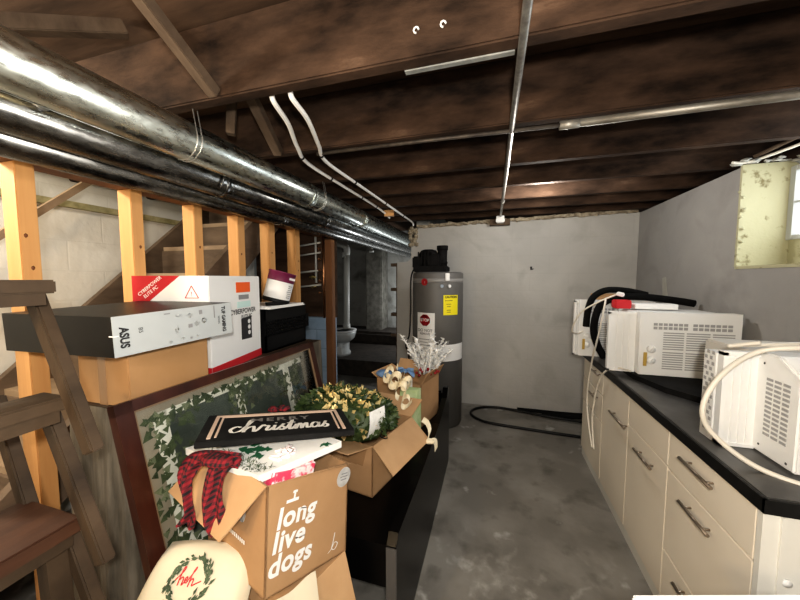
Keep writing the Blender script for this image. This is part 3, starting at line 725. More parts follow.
# ================================================================== BLACK BENCH
t = thing('black_bench', 'glossy black bench carrying the open cardboard boxes', 'bench', (-.65, 1.8, 0))
def side(x0, x1):
    mb = MB(); prof = [(1.09, 0), (1.09, .52), (1.12, .555), (1.5, .545), (2.1, .55), (2.45, .60), (2.52, .66), (2.57, .66), (2.60, .60), (2.60, 0)]
    a = [V((x0 - .0 + (.05 if p[1] > .2 else 0) * 0, p[0], p[1])) for p in prof]
    mb.slab(a, (x1 - x0, 0, 0)); return mb
obj('side_panel', side(-.375, -.335), 'lacquer', t); obj('side_panel', side(-.80, -.76), 'lacquer', t)
obj('seat', MB().span((-.76, 1.12, .455), (-.375, 2.52, .49)), 'lacquer', t)
obj('edge_strip', MB().span((-.376, 1.083, 0), (-.334, 1.0905, .515), bevel=.002), 'edge_glint', t)  # paler grey paints the flash reflecting off the black front edge
obj('apron', MB().span((-.76, 1.13, .30), (-.375, 1.16, .455)), 'lacquer', t)
obj('back_panel', MB().span((-.76, 2.50, .05), (-.375, 2.55, .63), bevel=.015), 'lacquer', t)
obj('back_panel', MB().span((-.76, 1.80, .04), (-.375, 1.83, .455)), 'blackm', t)

# ================================================================== LOWER CARTON, TOTE, DOG BOX
t = thing('lower_carton', 'brown cardboard box under the dogs carton, nearest the floor', 'box', (-.66, .85, 0))
A = V((-.600, .715, .548)); r = V((.095, .275, 0)); l = V((-.24, .08, 0)); d = V((0.01, -.01, -.548))
mb = MB().hexa([A, A + r, A + r + l, A + l], [A + d, A + d + r, A + d + r + l, A + d + l]); obj('carton_body', mb, 'cardboard', t)
flap(A + r + V((0, 0, .004)), A + V((0, 0, .004)), V((.065, -.03, -.19)), 'cardlight', t, taper=0)
mb = MB().grid(lambda u, v: (-.615 + .07 * u + .03 * v, .672 + .19 * u - .03 * v, .612 - .07 * v - .03 * u + .006 * math.sin(u * 9)), 12, 4); obj('tissue_paper', mb, 'canvas', None, label='cream wrapping paper poking out under the dogs carton', cat='paper')

t = thing('dogs_carton', 'open brown cardboard carton with big white slogan on its side', 'box', (-.70, .95, .6))
A = V((-.606, .719, .956)); r = V((.104, .306, -.089)); l = V((-.330, .115, .0)); d = V((-.003, -.022, -.326))
openfaces('carton_body', A, r, l, d, 'cardboard', t)
n = -(r.cross(d)).normalized(); n = n if n.x > 0 else -n
cdx = r.normalized()
ff = frame_mtx(A + r * .40 + d * .50 + n * .0015, r, -d)
def TF(x, y): return ff @ Matrix.Translation((x, y, 0))
mb = MB()
for s, y in (('long', .052), ('live', -.014), ('dogs', -.080)): mb.text(s, .084, TF(-.108, y), .0026, align='LEFT', sx=.98, spacing=1.06)
obj('lettering', mb, 'white', t)
mb = MB().box((0, 0, 0), (.045, .009, .0008), TF(-.065, .098)).box((0, 0, 0), (.006, .028, .0008), TF(-.06, .112)).box((0, 0, 0), (.016, .007, .0008), TF(-.06, .122)); obj('arrow_mark', mb, 'white', t)
mb = MB()
for k in range(24): pass
mb.lathe([(0, 0), (.034, 0)], (0, 0, 0), 28, ff @ Matrix.Translation((.155, .115, 0)).to_4x4()); obj('round_sticker', mb, 'white', t)
mb = MB()
for y, w in ((.012, .03), (.002, .036), (-.008, .028)): mb.box((0, 0, 0), (w, .003, .0008), ff @ Matrix.Translation((.155, .115 + y, .0008)))
obj('sticker_print', mb, 'inkg', t)
mb = MB().ribbon([(0, .03), (-.002, 0), (-.004, -.02), (.012, -.028), (.022, -.012), (.006, -.004), (-.006, -.022), (-.02, -.03)], .003, TF(.155, -.10)); obj('corner_mark', mb, 'white', t)
# inside: right wall flap bent in, left flap hanging out, near-left flap
flap(A + V((0, 0, .002)), A + l * 1.02, V((-.098, -.074, -.13)), 'cardlight', t, taper=.0)
flap(A + l, A + l + r, V((-.06, -.02, -.11)), 'cardlight', t)
mb = MB().slab([A + V((0, 0, .001)), A + r, A + r * .97 + V((.02, 0, .004)), A + r * .5 + V((.012, 0, .006)), A + r * .05 + V((.0, -.0, .0))], (-.004, .001, .0)); obj('flap_edge', mb, 'cardlight', t)
fl = frame_mtx(A + l * .42 + d * .55 + V((-.0008, -.003, 0)), -l, -d)
mb = MB()
for k in range(9): mb.box((0, 0, 0), (.006, .012, .0008), fl @ Matrix.Translation((-.05 + k * .011, -.03 - k * .0, .001)))
obj('side_print', mb, 'white', t)
mb = MB().lathe([(0, 0), (.03, 0)], (0, 0, 0), 24, fl @ Matrix.Translation((.02, .07, .001)) @ Matrix.Diagonal((.8, 1.5, 1, 1))); obj('side_sticker', mb, 'white', t)
mb = MB().span((-.80, .86, .84), (-.62, 1.0, .90)); 

# peppermint package and boards on the carton
pk = A + r * .40 + l * .06
mb = MB()
pm = frame_mtx(A + r * .36 + l * .10 + V((0, 0, -.01)), r, (0, -.1, 1))
mb.box((0, 0, 0), (.17, .07, .05), pm @ Matrix.Translation((0, 0, -.02)), bevel=.01); obj('peppermint_package', mb, 'candy', label='red and white striped package tucked under the white board', cat='package')
WB = [V((-1.0, .795, .945)), V((-.648, .735, .948)), V((-.515, 1.00, .938)), V((-.84, 1.09, .935))]
up = V((0, 0, .024))
t = thing('white_board', 'white painted board with red and green decoration lying across the dogs carton', 'board', (-.75, .9, .95))
obj('board_panel', MB().hexa(WB, [p + up for p in WB]), 'boardw', t)
def wb(u, v, z=.0255): return (WB[0] * (1 - u) * (1 - v) + WB[1] * u * (1 - v) + WB[2] * u * v + WB[3] * (1 - u) * v) + V((0, 0, z))
mb = MB()
for k in range(24):
    u, v = random.uniform(.42, .72), random.uniform(.22, .42)
    s = .014; a = random.uniform(0, 6.28); mb.slab([wb(u, v) + V((math.cos(a + q) * s * w, math.sin(a + q) * s * w, 0)) for q, w in ((0, 1.4), (1, .6), (2.2, .9), (3.14, .5), (4.1, .9), (5.3, .6))], (0, 0, .0008))
for k in range(5):
    u, v = random.uniform(.93, .98), random.uniform(.78, .85); s = .012; a = random.uniform(0, 6.28)
    mb.slab([wb(u, v) + V((math.cos(a + q) * s * w, math.sin(a + q) * s * w, 0)) for q, w in ((0, 1.4), (1.5, .5), (3.14, 1.2), (4.6, .5))], (0, 0, .0008))
obj('holly_leaves', mb, 'holly', t)
mb = MB()
for k in range(11):
    c = wb(.80 + random.uniform(-.1, .1), .42 + random.uniform(-.1, .1)); mb.tube([c + V((random.uniform(-.03, .03), random.uniform(-.03, .03), .001)) for _ in range(3)], .004, 6, 4)
obj('red_swirls', mb, 'candy', t)
mb = MB()
for k in range(230):
    u, v = random.uniform(.30, .98), random.uniform(.02, .16); c = wb(u, v); d2 = V((random.uniform(-1, 1), random.uniform(-1, 1), random.uniform(0, .5))).normalized() * random.uniform(.008, .024)
    mb.leaf(c, d2, .0016, (0, 0, 1))
obj('fir_sprig', mb, 'fir', t)
# black christmas sign
yaw = math.radians(26.5)
smt = frame_mtx((-.765, .990, .991), (.40, .310, -.050), (-.183, .182, -.012))
t = thing('christmas_sign', 'flat black sign with white holiday lettering, on the white board', 'sign', (-.752, .968, .985))
SW, SH = .515, .25
obj('sign_board', MB().box((0, 0, 0), (SW, SH, .02), smt, bevel=.002), 'signblack', t)
mb = MB(); z = .0112
for s in (-1, 1):
    mb.box((0, 0, 0), (.012, SH * .80, .002), smt @ Matrix.Translation((s * (SW / 2 - .035), -.004, z))); mb.box((0, 0, 0), (.007, SH * .74, .002), smt @ Matrix.Translation((s * (SW / 2 - .054), -.004, z)))
mb.box((0, 0, 0), (SW - .06, .014, .002), smt @ Matrix.Translation((0, SH / 2 - .022, z))); mb.box((0, 0, 0), (SW - .1, .006, .002), smt @ Matrix.Translation((0, SH / 2 - .036, z)))
obj('pale_border', mb, 'pinkwood', t)
mb = MB().text('MERRY', .048, smt @ Matrix.Translation((.0, .036, z + .001)), .001, sx=1.25, spacing=1.25); obj('upper_lettering', mb, 'signgrey', t)
CH = [[(.55, .75), (.3, .9), (.05, .5), (.25, .05), (.6, .2), (.75, .7), (1.0, 1.7), (.85, 1.75), (.8, .0)], [(.82, .3), (.95, .65), (1.2, .8), (1.3, .3), (1.35, .0), (1.5, .2), (1.65, .75), (1.75, .95), (1.85, .75), (2.05, .75), (2.0, .2), (2.15, .05), (2.35, .45)],
      [(2.4, .8), (2.38, .2), (2.5, .03), (2.7, .4), (2.9, .95), (2.8, .6), (3.0, .3), (2.9, .0), (2.7, .12)], [(2.95, .05), (3.15, .4), (3.35, 1.5), (3.28, .2), (3.4, .02), (3.6, .5)], [(3.05, 1.0), (3.55, 1.08)],
      [(3.62, .75), (3.65, .0), (3.75, .6), (3.9, .8), (3.98, .0), (4.1, .6), (4.25, .8), (4.3, .1), (4.45, .1), (4.6, .4)], [(4.95, .75), (4.7, .85), (4.55, .4), (4.7, .02), (4.95, .3), (5.0, .8), (5.0, .1), (5.2, .2), (5.45, .95), (5.35, .6), (5.55, .3), (5.45, .0), (5.2, .1)]]
mb = MB()
cm = smt @ Matrix.Translation((-.172, -.072, z + .001)) @ Matrix.Diagonal((.061, .060, 1, 1))
for q in CH: mb.ribbon([(a + b * .12, b) for a, b in q], .15, cm)
mb.lathe([(0, 0), (.09, 0)], (0, 0, 0), 10, cm @ Matrix.Translation((2.55, 1.15, 0)))
obj('script_lettering', mb, 'chalk', t)
# little plaid bow beyond the sign
mb = MB()
for k in range(5): mb.blob(smt @ V((-.03 + random.uniform(-.04, .05), SH / 2 + .02 + random.uniform(0, .02), .012)), .018, 2, (1.3, .8, .6), .004)
obj('fabric_bow', mb, 'plaid', label='small dark red bow peeking out beyond the black sign', cat='bow')
# plaid scarf ribbon hanging over the carton flap
t = thing('plaid_ribbon', 'red and black plaid ribbon draped over the dogs carton flap', 'ribbon', (-.83, .73, .9))
def strip(pts, ws, nm, ph=0):
    p = catmull([V(q) for q in pts], 8); N = len(p) - 1
    def f(u, v):
        i = min(int(u * N + .5), N); c = p[i]; d = (p[min(i + 1, N)] - p[max(i - 1, 0)]).normalized()
        s = d.cross(V((-.4, .75, .0)).normalized())
        s = s.normalized() if s.length > 1e-3 else V((1, 0, 0))
        k = u * (len(ws) - 1); j = min(int(k), len(ws) - 2); w = ws[j] * (1 - k + j) + ws[j + 1] * (k - j)
        return c + s * w * (v - .5) + V((.25, -.6, 0)) * .016 * math.sin(v * 9 + u * 7 + ph)
    obj(nm, MB().grid(f, N, 10), 'plaid', t)
strip([(-.735, .76, .988), (-.80, .742, 1.00), (-.86, .722, .995), (-.885, .70, .95), (-.865, .685, .90), (-.85, .68, .85), (-.86, .672, .815)], (.05, .055, .055, .05, .04, .036, .05), 'hanging_tail')
strip([(-.735, .755, .990), (-.765, .735, .992), (-.782, .712, .968), (-.775, .69, .91), (-.75, .675, .865), (-.735, .67, .825)], (.05, .055, .055, .062, .06, .03), 'hanging_tail', 1.5)
obj('gathered_knot', MB().blob((-.80, .735, .995), .04, 3, (1.5, .8, .45), .004), 'plaid', t)

# cream tote with wreath print
t = thing('cream_cushion', 'cream canvas cushion with printed wreath, below the plaid ribbon', 'cushion', (-.83, .68, .5))
cx = V((.985, .17, -.03)).normalized(); cyv = V((-.06, .62, .60)).normalized()
cmx = frame_mtx((-.835, .648, .572), cx, cyv)
def cush(sgn):
    def f(u, v):
        a, b = u * 2 - 1, v * 2 - 1
        hgt = .065 * ((1 - a ** 4) * (1 - b ** 4)) ** .5
        k = 1 - .07 * (a * a * b * b) - .05 * (1 - abs(a)) * (b * b) * 0
        return cmx @ V((a * .165 * (1 - .10 * b * b), b * .17 * (1 - .10 * a * a), sgn * hgt))
    return f
obj('cushion_cover', MB().grid(cush(1), 24, 24).grid(cush(-1), 24, 24), 'canvas', t)
def cz(a, b): return .066 * max(0, (1 - (a / .165) ** 4) * (1 - (b / .17) ** 4)) ** .5 + .0015
mb = MB(); wc = (.0, .07)
for k in range(120):
    a = random.uniform(0, 2 * PI); rr = random.gauss(.055, .005)
    x, y = wc[0] + rr * math.cos(a), wc[1] + rr * math.sin(a)
    da = a + PI / 2 + random.uniform(-.7, .7); L = random.uniform(.012, .024)
    p0 = V((x, y, cz(x, y) + .002)); x2, y2 = x + L * math.cos(da), y + L * math.sin(da); p1 = V((x2, y2, cz(x2, y2) + .003))
    q0, q1 = cmx @ p0, cmx @ p1; mb.leaf(q0, q1 - q0, .004, cmx.to_3x3() @ V((0, 0, 1)))
obj('wreath_print', mb, 'fir', t)
mb = MB()
for q in [[(-1.9, -.3), (-1.2, .9), (-1.1, 1.5), (-1.3, 1.2), (-1.25, -.6)], [(-1.22, 0), (-1.0, .35), (-.8, .2), (-.75, -.5), (-.5, -.1), (-.3, .3), (-.45, .45), (-.55, .0), (-.3, -.2), (-.1, .3), (.3, 1.4), (.25, 1.6), (.1, .8), (.1, -.6)], [(.12, 0), (.35, .35), (.5, .2), (.55, -.4), (.85, -.2), (1.5, .2)]]:
    P = catmull([V((a, b, 0)) for a, b in q], 5)
    mb.tube([cmx @ V((wc[0] + p.x * .024, wc[1] + p.y * .020, cz(wc[0] + p.x * .024, wc[1] + p.y * .02) + .001)) for p in P], .0016, 5)
obj('script_print', mb, 'red', t)

# ================================================================== ORNAMENT CARTON on the bench
t = thing('ornament_carton', 'open brown cardboard box full of wreath greenery on the black bench', 'box', (-.72, 1.6, .49))
A = V((-.535, 1.355, .745)); r = V((.095, .37, .0)); l = V((-.345, .055, 0)); d = V((-.003, .0, -.252))
openfaces('carton_body', A, r, l, d, 'cardboard', t)
flap(A + r, A + V((0, 0, .002)), V((.115, -.04, -.10)), 'cardlight', t, taper=.0)
flap(A + V((0, 0, .002)), A + l, V((-.03, -.17, .045)), 'cardlight', t, taper=.05)
flap(A + l + r, A + r, V((.05, .12, .06)), 'cardlight', t)
mb = MB()
for k in range(3):
    o = A + l * (.18 + k * .10) + d * .18 + V((0, -.004 - k * .001, 0)); mb.box(o, (.045, .002, .11), (0, .25, 0))
obj('tape_strip', mb, 'tape', t)
# wreath greenery
t = thing('holiday_wreath', 'bundled green wreath with gold leaves in the open cardboard box', 'wreath', (-.70, 1.5, .75))
mb = MB(); mg = MB(); mc = MB()
ctr = V((-.735, 1.48, .825))
mb.blob(ctr, .14, 3, (1.75, 1.15, .85), .01)
for k in range(900):
    a, b = random.uniform(0, 2 * PI), random.uniform(-.25, 1)
    q = V((math.cos(a) * math.sqrt(max(0, 1 - b * b)) * 1.8, math.sin(a) * math.sqrt(max(0, 1 - b * b)) * 1.15, b * .9))
    p = ctr + q * .142; dd = (q + V((random.uniform(-.9, .9), random.uniform(-.9, .9), random.uniform(-.7, .7)))).normalized() * random.uniform(.03, .06)
    front = q.x > -.35
    (mg if (random.random() < .42 and q.x > -.9 and q.x < 1.3) else mb).leaf(p, dd * (.8 if front else 1), random.uniform(.009, .016), q)
obj('foliage', mb, 'leafd', t); obj('gold_leaves', mg, 'gold', t)
mb = MB().grid(lambda u, v: V((-.53, 1.385, .86)) + V((.02, .05, .0)) * (u - .5) * 2.0 + V((.01, .0, .085)) * (v - .5) * 1.5 + V((.02, -.02, 0)) * math.sin(v * 3.1) * .7, 6, 10); obj('silver_tag', mb, 'frost', t)
mb = MB()
for s in (0, 1): mb.tube([V((-.50, 1.42, .79)) + V((.012 * math.cos(a) * (1 + a * .25), .012 * math.sin(a) * .6, .012 * math.sin(a) * (1 + a * .2) + s * .03)) for a in [k * .5 for k in range(12)]], .003, 5)
obj('wire_curl', mb, 'blackm', t)
# cream ribbon flowers
t = thing('ribbon_bow', 'cream and gold ribbon bow trailing between the two open boxes', 'bow', (-.46, 1.75, .85))
for c, s in (((-.61, 1.85, .955), .05), ((-.56, 1.80, .93), .055), ((-.51, 1.78, .885), .055), ((-.475, 1.75, .83), .04), ((-.49, 1.80, .92), .04)):
    mb = MB()
    for k in range(4):
        a0 = random.uniform(0, 6.28)
        mb.grid(lambda u, v: V(c) + V((math.cos(a0 + u * 3.6) * s * (.5 + .4 * u), math.sin(a0 * 2 + u * 2) * s * .6 + (v - .5) * s * .5, math.sin(a0 + u * 4.2) * s * (.5 + .45 * u) + (v - .5) * s * .45)), 14, 2)
    obj('loop', mb, 'cream', t)
t = thing('trailing_ribbon', 'cream ribbon hanging from the box flap over the bench edge', 'ribbon', (-.36, 1.60, .6))
mb = MB()
path = catmull([V(p) for p in ((-.375, 1.74, .735), (-.345, 1.73, .72), (-.325, 1.70, .69), (-.33, 1.66, .655), (-.305, 1.68, .65), (-.29, 1.69, .635), (-.285, 1.68, .60))], 8)
mb.grid(lambda u, v: path[int(u * (len(path) - 1))] + V((.01, .035, .014)) * (v - .5), 40, 3); obj('ribbon_strip', mb, 'cream', t)
obj('ribbon_knot', MB().blob((-.318, 1.665, .650), .020, 2, (1.3, 1, .8), .004), 'cream', t)

# ================================================================== FROSTED BRANCH CARTON
t = thing('branch_carton', 'open brown cardboard box with frosted branches, nearest the water heater', 'box', (-.6, 2.35, .49))
A = V((-.47, 2.12, .80)); r = V((.075, .30, .0)); l = V((-.36, .08, 0)); d = V((0, .0, -.308))
openfaces('carton_body', A, r, l, d, 'cardboard', t)
flap(A + l, A + l + r, V((-.05, .0, .03)), 'cardlight', t)
flap(A + l + r, A + r, V((.0, .05, .07)), 'cardlight', t)
flap(A + r, A, V((.045, -.01, .085)), 'cardboard', t)
obj('white_label', MB().box(A + l * .28 + d * .12 + V((.0, -.003, .03)), (.07, .003, .10), (0, 0, -.22)), 'white', t)
mb = MB().tube([A + d * .15 + V((-.004, -.002, 0)), A + d * .45 + l * .0, A + d * .9], .001, 4); mb.bm.free()
t = thing('green_gift_bag', 'pale green printed paper bag leaning before the frosted branch box', 'gift bag', (-.52, 2.02, .5))
obj('bag_body', MB().hexa([(-.60, 2.00, .50), (-.48, 2.02, .50), (-.46, 2.08, .50), (-.60, 2.07, .50)], [(-.585, 1.99, .80), (-.475, 2.02, .80), (-.46, 2.07, .80), (-.59, 2.06, .80)]), 'lime', t)
t = thing('frosted_branches', 'frosted white artificial branches with red berries in the rear box', 'branches', (-.47, 2.3, .8))
mw = MB()
for k in range(24):
    b = V((-.47 + random.uniform(-.04, .05), 2.27 + random.uniform(-.05, .05), .84)); tip = b + V((random.uniform(-.14, .14), random.uniform(-.10, .10), random.uniform(.14, .30)))
    mw.tube([b, (b + tip) / 2 + V((0, 0, .02)), tip], .006, 5, 3)
    for q in range(16):
        u = .2 + q * .053; p = b.lerp(tip, min(u, 1)); d2 = (V((random.uniform(-1, 1), random.uniform(-1, 1), .5))).normalized() * random.uniform(.03, .05)
        mw.leaf(p, d2, .016, (0, 0, 1))
obj('branch_sprays', mw, 'frost', t)
for k in range(16): obj('berry', MB().blob((-.44 + random.uniform(-.10, .08), 2.25 + random.uniform(-.05, .06), .86 + random.uniform(-.02, .04)), .012, 1), 'berry', t)
t = thing('blue_bow', 'blue fabric bow lying in the frosted branch box', 'bow', (-.60, 2.2, .85))
for s in (-1, 1):
    mb = MB().grid(lambda u, v: V((-.60 + s * .065 * u, 2.18, .875 + (v - .5) * (.02 + .055 * u) + .008 * math.sin(u * 5))) + V((0, .02 * math.sin(v * 6), 0)), 10, 5); obj('bow_loop', mb, 'bluer', t)
obj('bow_knot', MB().blob((-.60, 2.175, .875), .016, 2), 'bluer', t)
t = thing('blue_fabric', 'blue folded fabric at the far corner of the frosted branch box', 'fabric', (-.77, 2.2, .84))
obj('folded_cloth', MB().blob((-.775, 2.22, .83), .06, 3, (1.1, .8, .45), .004), 'bluer', t)

# ================================================================== WATER HEATER
hc = V((-.568, 3.37, 0)); HR = .266
t = thing('water_heater', 'tall grey water heater with black blower on top, against the back wall', 'water heater', hc)
obj('tank', MB().lathe([(HR - .01, .0), (HR - .01, .02), (HR, .022), (HR, 1.59), (HR - .004, 1.602), (HR - .03, 1.612), (0, 1.618)], hc, 64), 'tank', t)
mb = MB().lathe([(HR + .001, 1.50), (HR + .001, 1.545)], hc, 64); obj('brand_band', mb, mat('tank_band', (.26, .255, .25), rough=.4), t)
def onarc(a0, a1, z0, z1, m, nm, par=None, e=.0025, n=8, label=None):
    """patch on the tank, angles in degrees from the viewer-facing side, positive to the right"""
    base = math.atan2(-hc.y, -hc.x)
    mb = MB().grid(lambda u, v: hc + V(((HR + e) * math.cos(base + math.radians(a0 + (a1 - a0) * u)), (HR + e) * math.sin(base + math.radians(a0 + (a1 - a0) * u)), z0 + (z1 - z0) * v)), n, 1)
    return obj(nm, mb, m, par or t, label=label)
def tankpt(a, z, e=.004):
    base = math.atan2(-hc.y, -hc.x) + math.radians(a); nrm = V((math.cos(base), math.sin(base), 0))
    return hc + nrm * (HR + e) + V((0, 0, z)), nrm
def tank_text(mb, s, a, z, size, off=0):
    p, nrm = tankpt(a, z); mb.text(s, size, frame_mtx(p, V((0, 0, 1)).cross(nrm), (0, 0, 1)), off)
yl = onarc(12, 48, 1.18, 1.38, 'yellow', 'yellow_label')
mb = MB(); tank_text(mb, 'CAUTION', 29, 1.36, .03, .001)
for k, (z, w) in enumerate(((1.325, .08), (1.29, .05), (1.265, .04), (1.23, .045), (1.21, .04))):
    p, nrm = tankpt(24, z); mb.box((0, 0, 0), (w, .005, .001), frame_mtx(p, V((0, 0, 1)).cross(nrm), (0, 0, 1)))
obj('label_print', mb, 'ink', yl)
wl = onarc(-50, -6, .50, 1.20, 'white', 'white_label')
mb = MB(); p, nrm = tankpt(-28, 1.125, .006)
mb.lathe([(0, 0), (.062, 0)], (0, 0, 0), 8, frame_mtx(p, V((0, 0, 1)).cross(nrm), (0, 0, 1)) @ Matrix.Rotation(PI / 8, 4, 'Z')); obj('stop_octagon', mb, 'red', wl)
mb = MB(); p, nrm = tankpt(-28, 1.125, .009); mb.text('STOP', .042, frame_mtx(p, V((0, 0, 1)).cross(nrm), (0, 0, 1)), .001); obj('stop_lettering', mb, 'white', wl)
mb = MB(); tank_text(mb, 'DO NOT', -28, 1.02, .042, .001); tank_text(mb, 'REMOVE', -28, .985, .03, .001)
for k in range(14):
    p, nrm = tankpt(-28 + random.uniform(-3, 3), .93 - k * .03, .005); mb.box((0, 0, 0), (random.uniform(.08, .15), .006, .001), frame_mtx(p, V((0, 0, 1)).cross(nrm), (0, 0, 1)))
obj('label_print', mb, 'inkg', wl)
onarc(-20, 72, .71, .88, 'white', 'paper_band', n=16, e=.0035)
mb = MB(); p, nrm = tankpt(-30, 1.51, .004); mb.lathe([(0, 0), (.036, 0)], (0, 0, 0), 24, frame_mtx(p, V((0, 0, 1)).cross(nrm), (0, 0, 1))); em = obj('brand_emblem', mb, 'red', t)
mb = MB(); tank_text(mb, 'R', -28, 1.505, .03, .001); obj('emblem_letter', mb, 'white', em)
mb = MB(); p, nrm = tankpt(20, 1.56, .006); mb.box(p, (.045, .012, .075), (0, 0, math.atan2(nrm.y, nrm.x) + PI / 2), bevel=.004); obj('gas_valve_cover', mb, 'white', t)
for a, z in ((8, 1.47), (24, 1.47)):
    mb = MB(); p, nrm = tankpt(a, z, .002); mb.cyl(p, p + nrm * .02, .016, 14); obj('dial', mb, 'greenlight' if a < 10 else 'whitegloss', t)
mb = MB().span((-.80, 3.20, 1.612), (-.46, 3.5, 1.675), bevel=.01).lathe([(0, 0), (.10, 0), (.105, .14), (.08, .18), (.05, .19), (0, .19)], (-.665, 3.34, 1.66), 24).span((-.815, 3.22, 1.65), (-.72, 3.42, 1.775), bevel=.012).span((-.66, 3.22, 1.66), (-.52, 3.40, 1.80), bevel=.02)
for k in range(5): mb.box((-.75 + k * .035, 3.232, 1.745 + .012 * (k % 2)), (.010, .03, .15))
bl = obj('blower', mb, 'blackm', t)
obj('exhaust_collar', MB().cyl((-.515, 3.32, 1.64), (-.515, 3.32, 1.87), .05, 18).cyl((-.515, 3.32, 1.84), (-.515, 3.32, 1.885), .058, 18).cyl((-.515, 3.32, 1.70), (-.515, 3.32, 1.72), .056, 18), 'blackm', bl)
obj('power_cord', MB().tube([(-.80, 3.3, 1.66), (-.835, 3.25, 1.55), (-.83, 3.22, 1.2), (-.84, 3.2, .95), (-.87, 3.19, .88), (-.86, 3.17, .80), (-.835, 3.19, .86), (-.85, 3.2, .6)], .008, 8, 6), 'blackp', t)

# black hose on the floor
t = thing('floor_hose', 'black hose looped on the concrete floor before the back wall', 'hose', (.3, 3.6, 0))
path = [(.84, 3.33, .015), (.48, 3.35, .015), (.1, 3.38, .015), (-.08, 3.42, .015), (-.20, 3.54, .015), (-.20, 3.68, .015), (-.08, 3.80, .016), (.1, 3.83, .018), (.35, 3.78, .02), (.60, 3.70, .03), (.95, 3.66, .03)]
obj('hose_run', MB().tube(path, .014, 10, 8), 'blackp', t)
obj('hose_run', MB().tube([(.30, 3.84, .02), (.50, 3.82, .03), (.75, 3.80, .04), (1.0, 3.80, .05)], .02, 10, 6), 'foam', t)
obj('hose_run', MB().tube([(.55, 3.74, .025), (.75, 3.72, .045), (1.0, 3.73, .05)], .022, 10, 6), 'foam', t)
mb = MB().slab([(.405, 3.898, 1.64), (.43, 3.898, 1.645), (.445, 3.898, 1.655), (.42, 3.898, 1.66), (.425, 3.898, 1.68), (.40, 3.898, 1.68)], (0, -.004, 0)); obj('wall_hole', mb, 'ink', label='small dark hole in the back wall above the counter', cat='hole')
mb = MB().slab([(1.4445, 3.20, 1.28), (1.4445, 3.33, 1.30), (1.4445, 3.36, 1.55), (1.4445, 3.30, 1.56), (1.4445, 3.27, 1.44)], (-.002, 0, 0)); obj('trim_8', mb, 'pale_paint', **ST)

# ================================================================== BASE CABINETS AND WORKTOP
CX = .795
units = [(1.17, 1.662, 'base cabinet with stacked drawers, nearest the viewer'), (1.662, 2.10, 'base cabinet with one tall door, beside the drawer cabinet'), (2.10, 2.55, 'base cabinet with one tall door, second from the drawer cabinet'), (2.55, 3.05, 'base cabinet with small drawers, farthest from the viewer')]
def bar_handle(par, y0, y1, z):
    mb = MB().cyl((CX - .045, y0, z), (CX - .045, y1, z), .0065, 10)
    for y in (y0 + .035, y1 - .035): mb.cyl((CX - .045, y, z), (CX - .018, y, z), .0045, 8)
    obj('handle', mb, 'handle', par)
def front(nm, y0, y1, z0, z1, t, hz=None, hy=None):
    o = obj(nm, MB().span((CX - .02, y0 + .003, z0 + .003), (CX - .001, y1 - .003, z1 - .003), bevel=.002), 'cab', t)
    if hz: bar_handle(o, hy[0] * .95, hy[1] * .95, 1.55 - .95 * (1.55 - hz))
for i, (y0, y1, lb) in enumerate(units):
    t = thing('base_cabinet', 'cream ' + lb, 'cabinet', (1.12, (y0 + y1) / 2, 0), group='cream base cabinets')
    obj('carcass', MB().span((CX, y0, .06), (1.44, y1, .868)), 'cabend', t)
    obj('plinth', MB().span((CX - .012, y0, 0), (1.44, y1, .07)), 'cabend', t)
    if i == 0:
        front('drawer', y0, y1, .69, .86, t, .772, (1.40, 1.61)); front('drawer', y0, y1, .31, .69, t, .585, (1.40, 1.595)); front('drawer', y0, y1, .07, .31, t, .20, (1.40, 1.60))
    elif i == 1:
        front('drawer', y0, y1, .70, .86, t); front('door', y0, y1, .07, .70, t, .575, (1.85, 2.055))
    elif i == 2:
        front('door', y0, y1, .07, .86, t, .63, (2.19, 2.46))
    else:
        front('drawer', y0, y1, .70, .86, t, .80, (2.72, 2.90)); front('drawer', y0, y1, .50, .70, t, .60, (2.76, 2.94)); front('drawer', y0, y1, .07, .50, t)
t = thing('end_panel', 'off white end panel closing the nearest cabinet, with a round cam', 'panel', (1.12, 1.16, 0))
obj('panel_board', MB().span((CX - .02, 1.148, 0), (1.44, 1.168, .868)), 'cabend', t)
obj('edge_strip', MB().span((CX + .02, 1.142, 0), (CX + .032, 1.149, .86)), 'cabend', t)
obj('cam_cover', MB().lathe([(0, .006), (.012, .004), (.012, 0)], (0, 0, 0), 18, frame_mtx((CX + .045, 1.148, .66), (1, 0, 0), (0, 0, 1))), 'white', t)
t = thing('worktop', 'dark grey laminate worktop over the cream cabinets', 'worktop', (1.1, 2.15, .868))
obj('slab', MB().span((.776, 1.144, .868), (1.445, 3.16, .912), bevel=.004), 'counter', t)
obj('edge_band', MB().span((.768, 1.136, .866), (.776, 3.16, .909)).span((.768, 1.136, .866), (1.445, 1.144, .909)), 'blackp', t)
mb = MB()
pts = [(1.03, 1.93), (1.10, 1.88), (1.38, 1.88), (1.42, 1.94), (1.42, 2.76), (.86, 2.76), (.86, 2.30), (.93, 2.06)]
mb.slab([(x, y, .912) for x, y in pts], (0, 0, .032)); obj('black_tray', mb, 'blackm', label='thin black tray under the middle air conditioner', cat='tray')
# white lid edge near the viewer
t = thing('storage_bin', 'white plastic bin whose top edge shows at the bottom before the cabinets', 'bin', (.45, .5, 0), (0, 0, .29))
BM_ = Matrix.Translation((.275, .70, 0)) @ Matrix.Rotation(.29, 4, 'Z')
def bo(nm, mb, m):
    mb.bm.transform(BM_); return obj(nm, mb, m, t)
bo('lid_top', MB().span((.012, -.45, .88), (.36, .012, .905), bevel=.006), 'whitegloss')
bo('bin_body', MB().span((.015, -.43, 0), (.345, -.012, .875), bevel=.01), 'whitegloss')

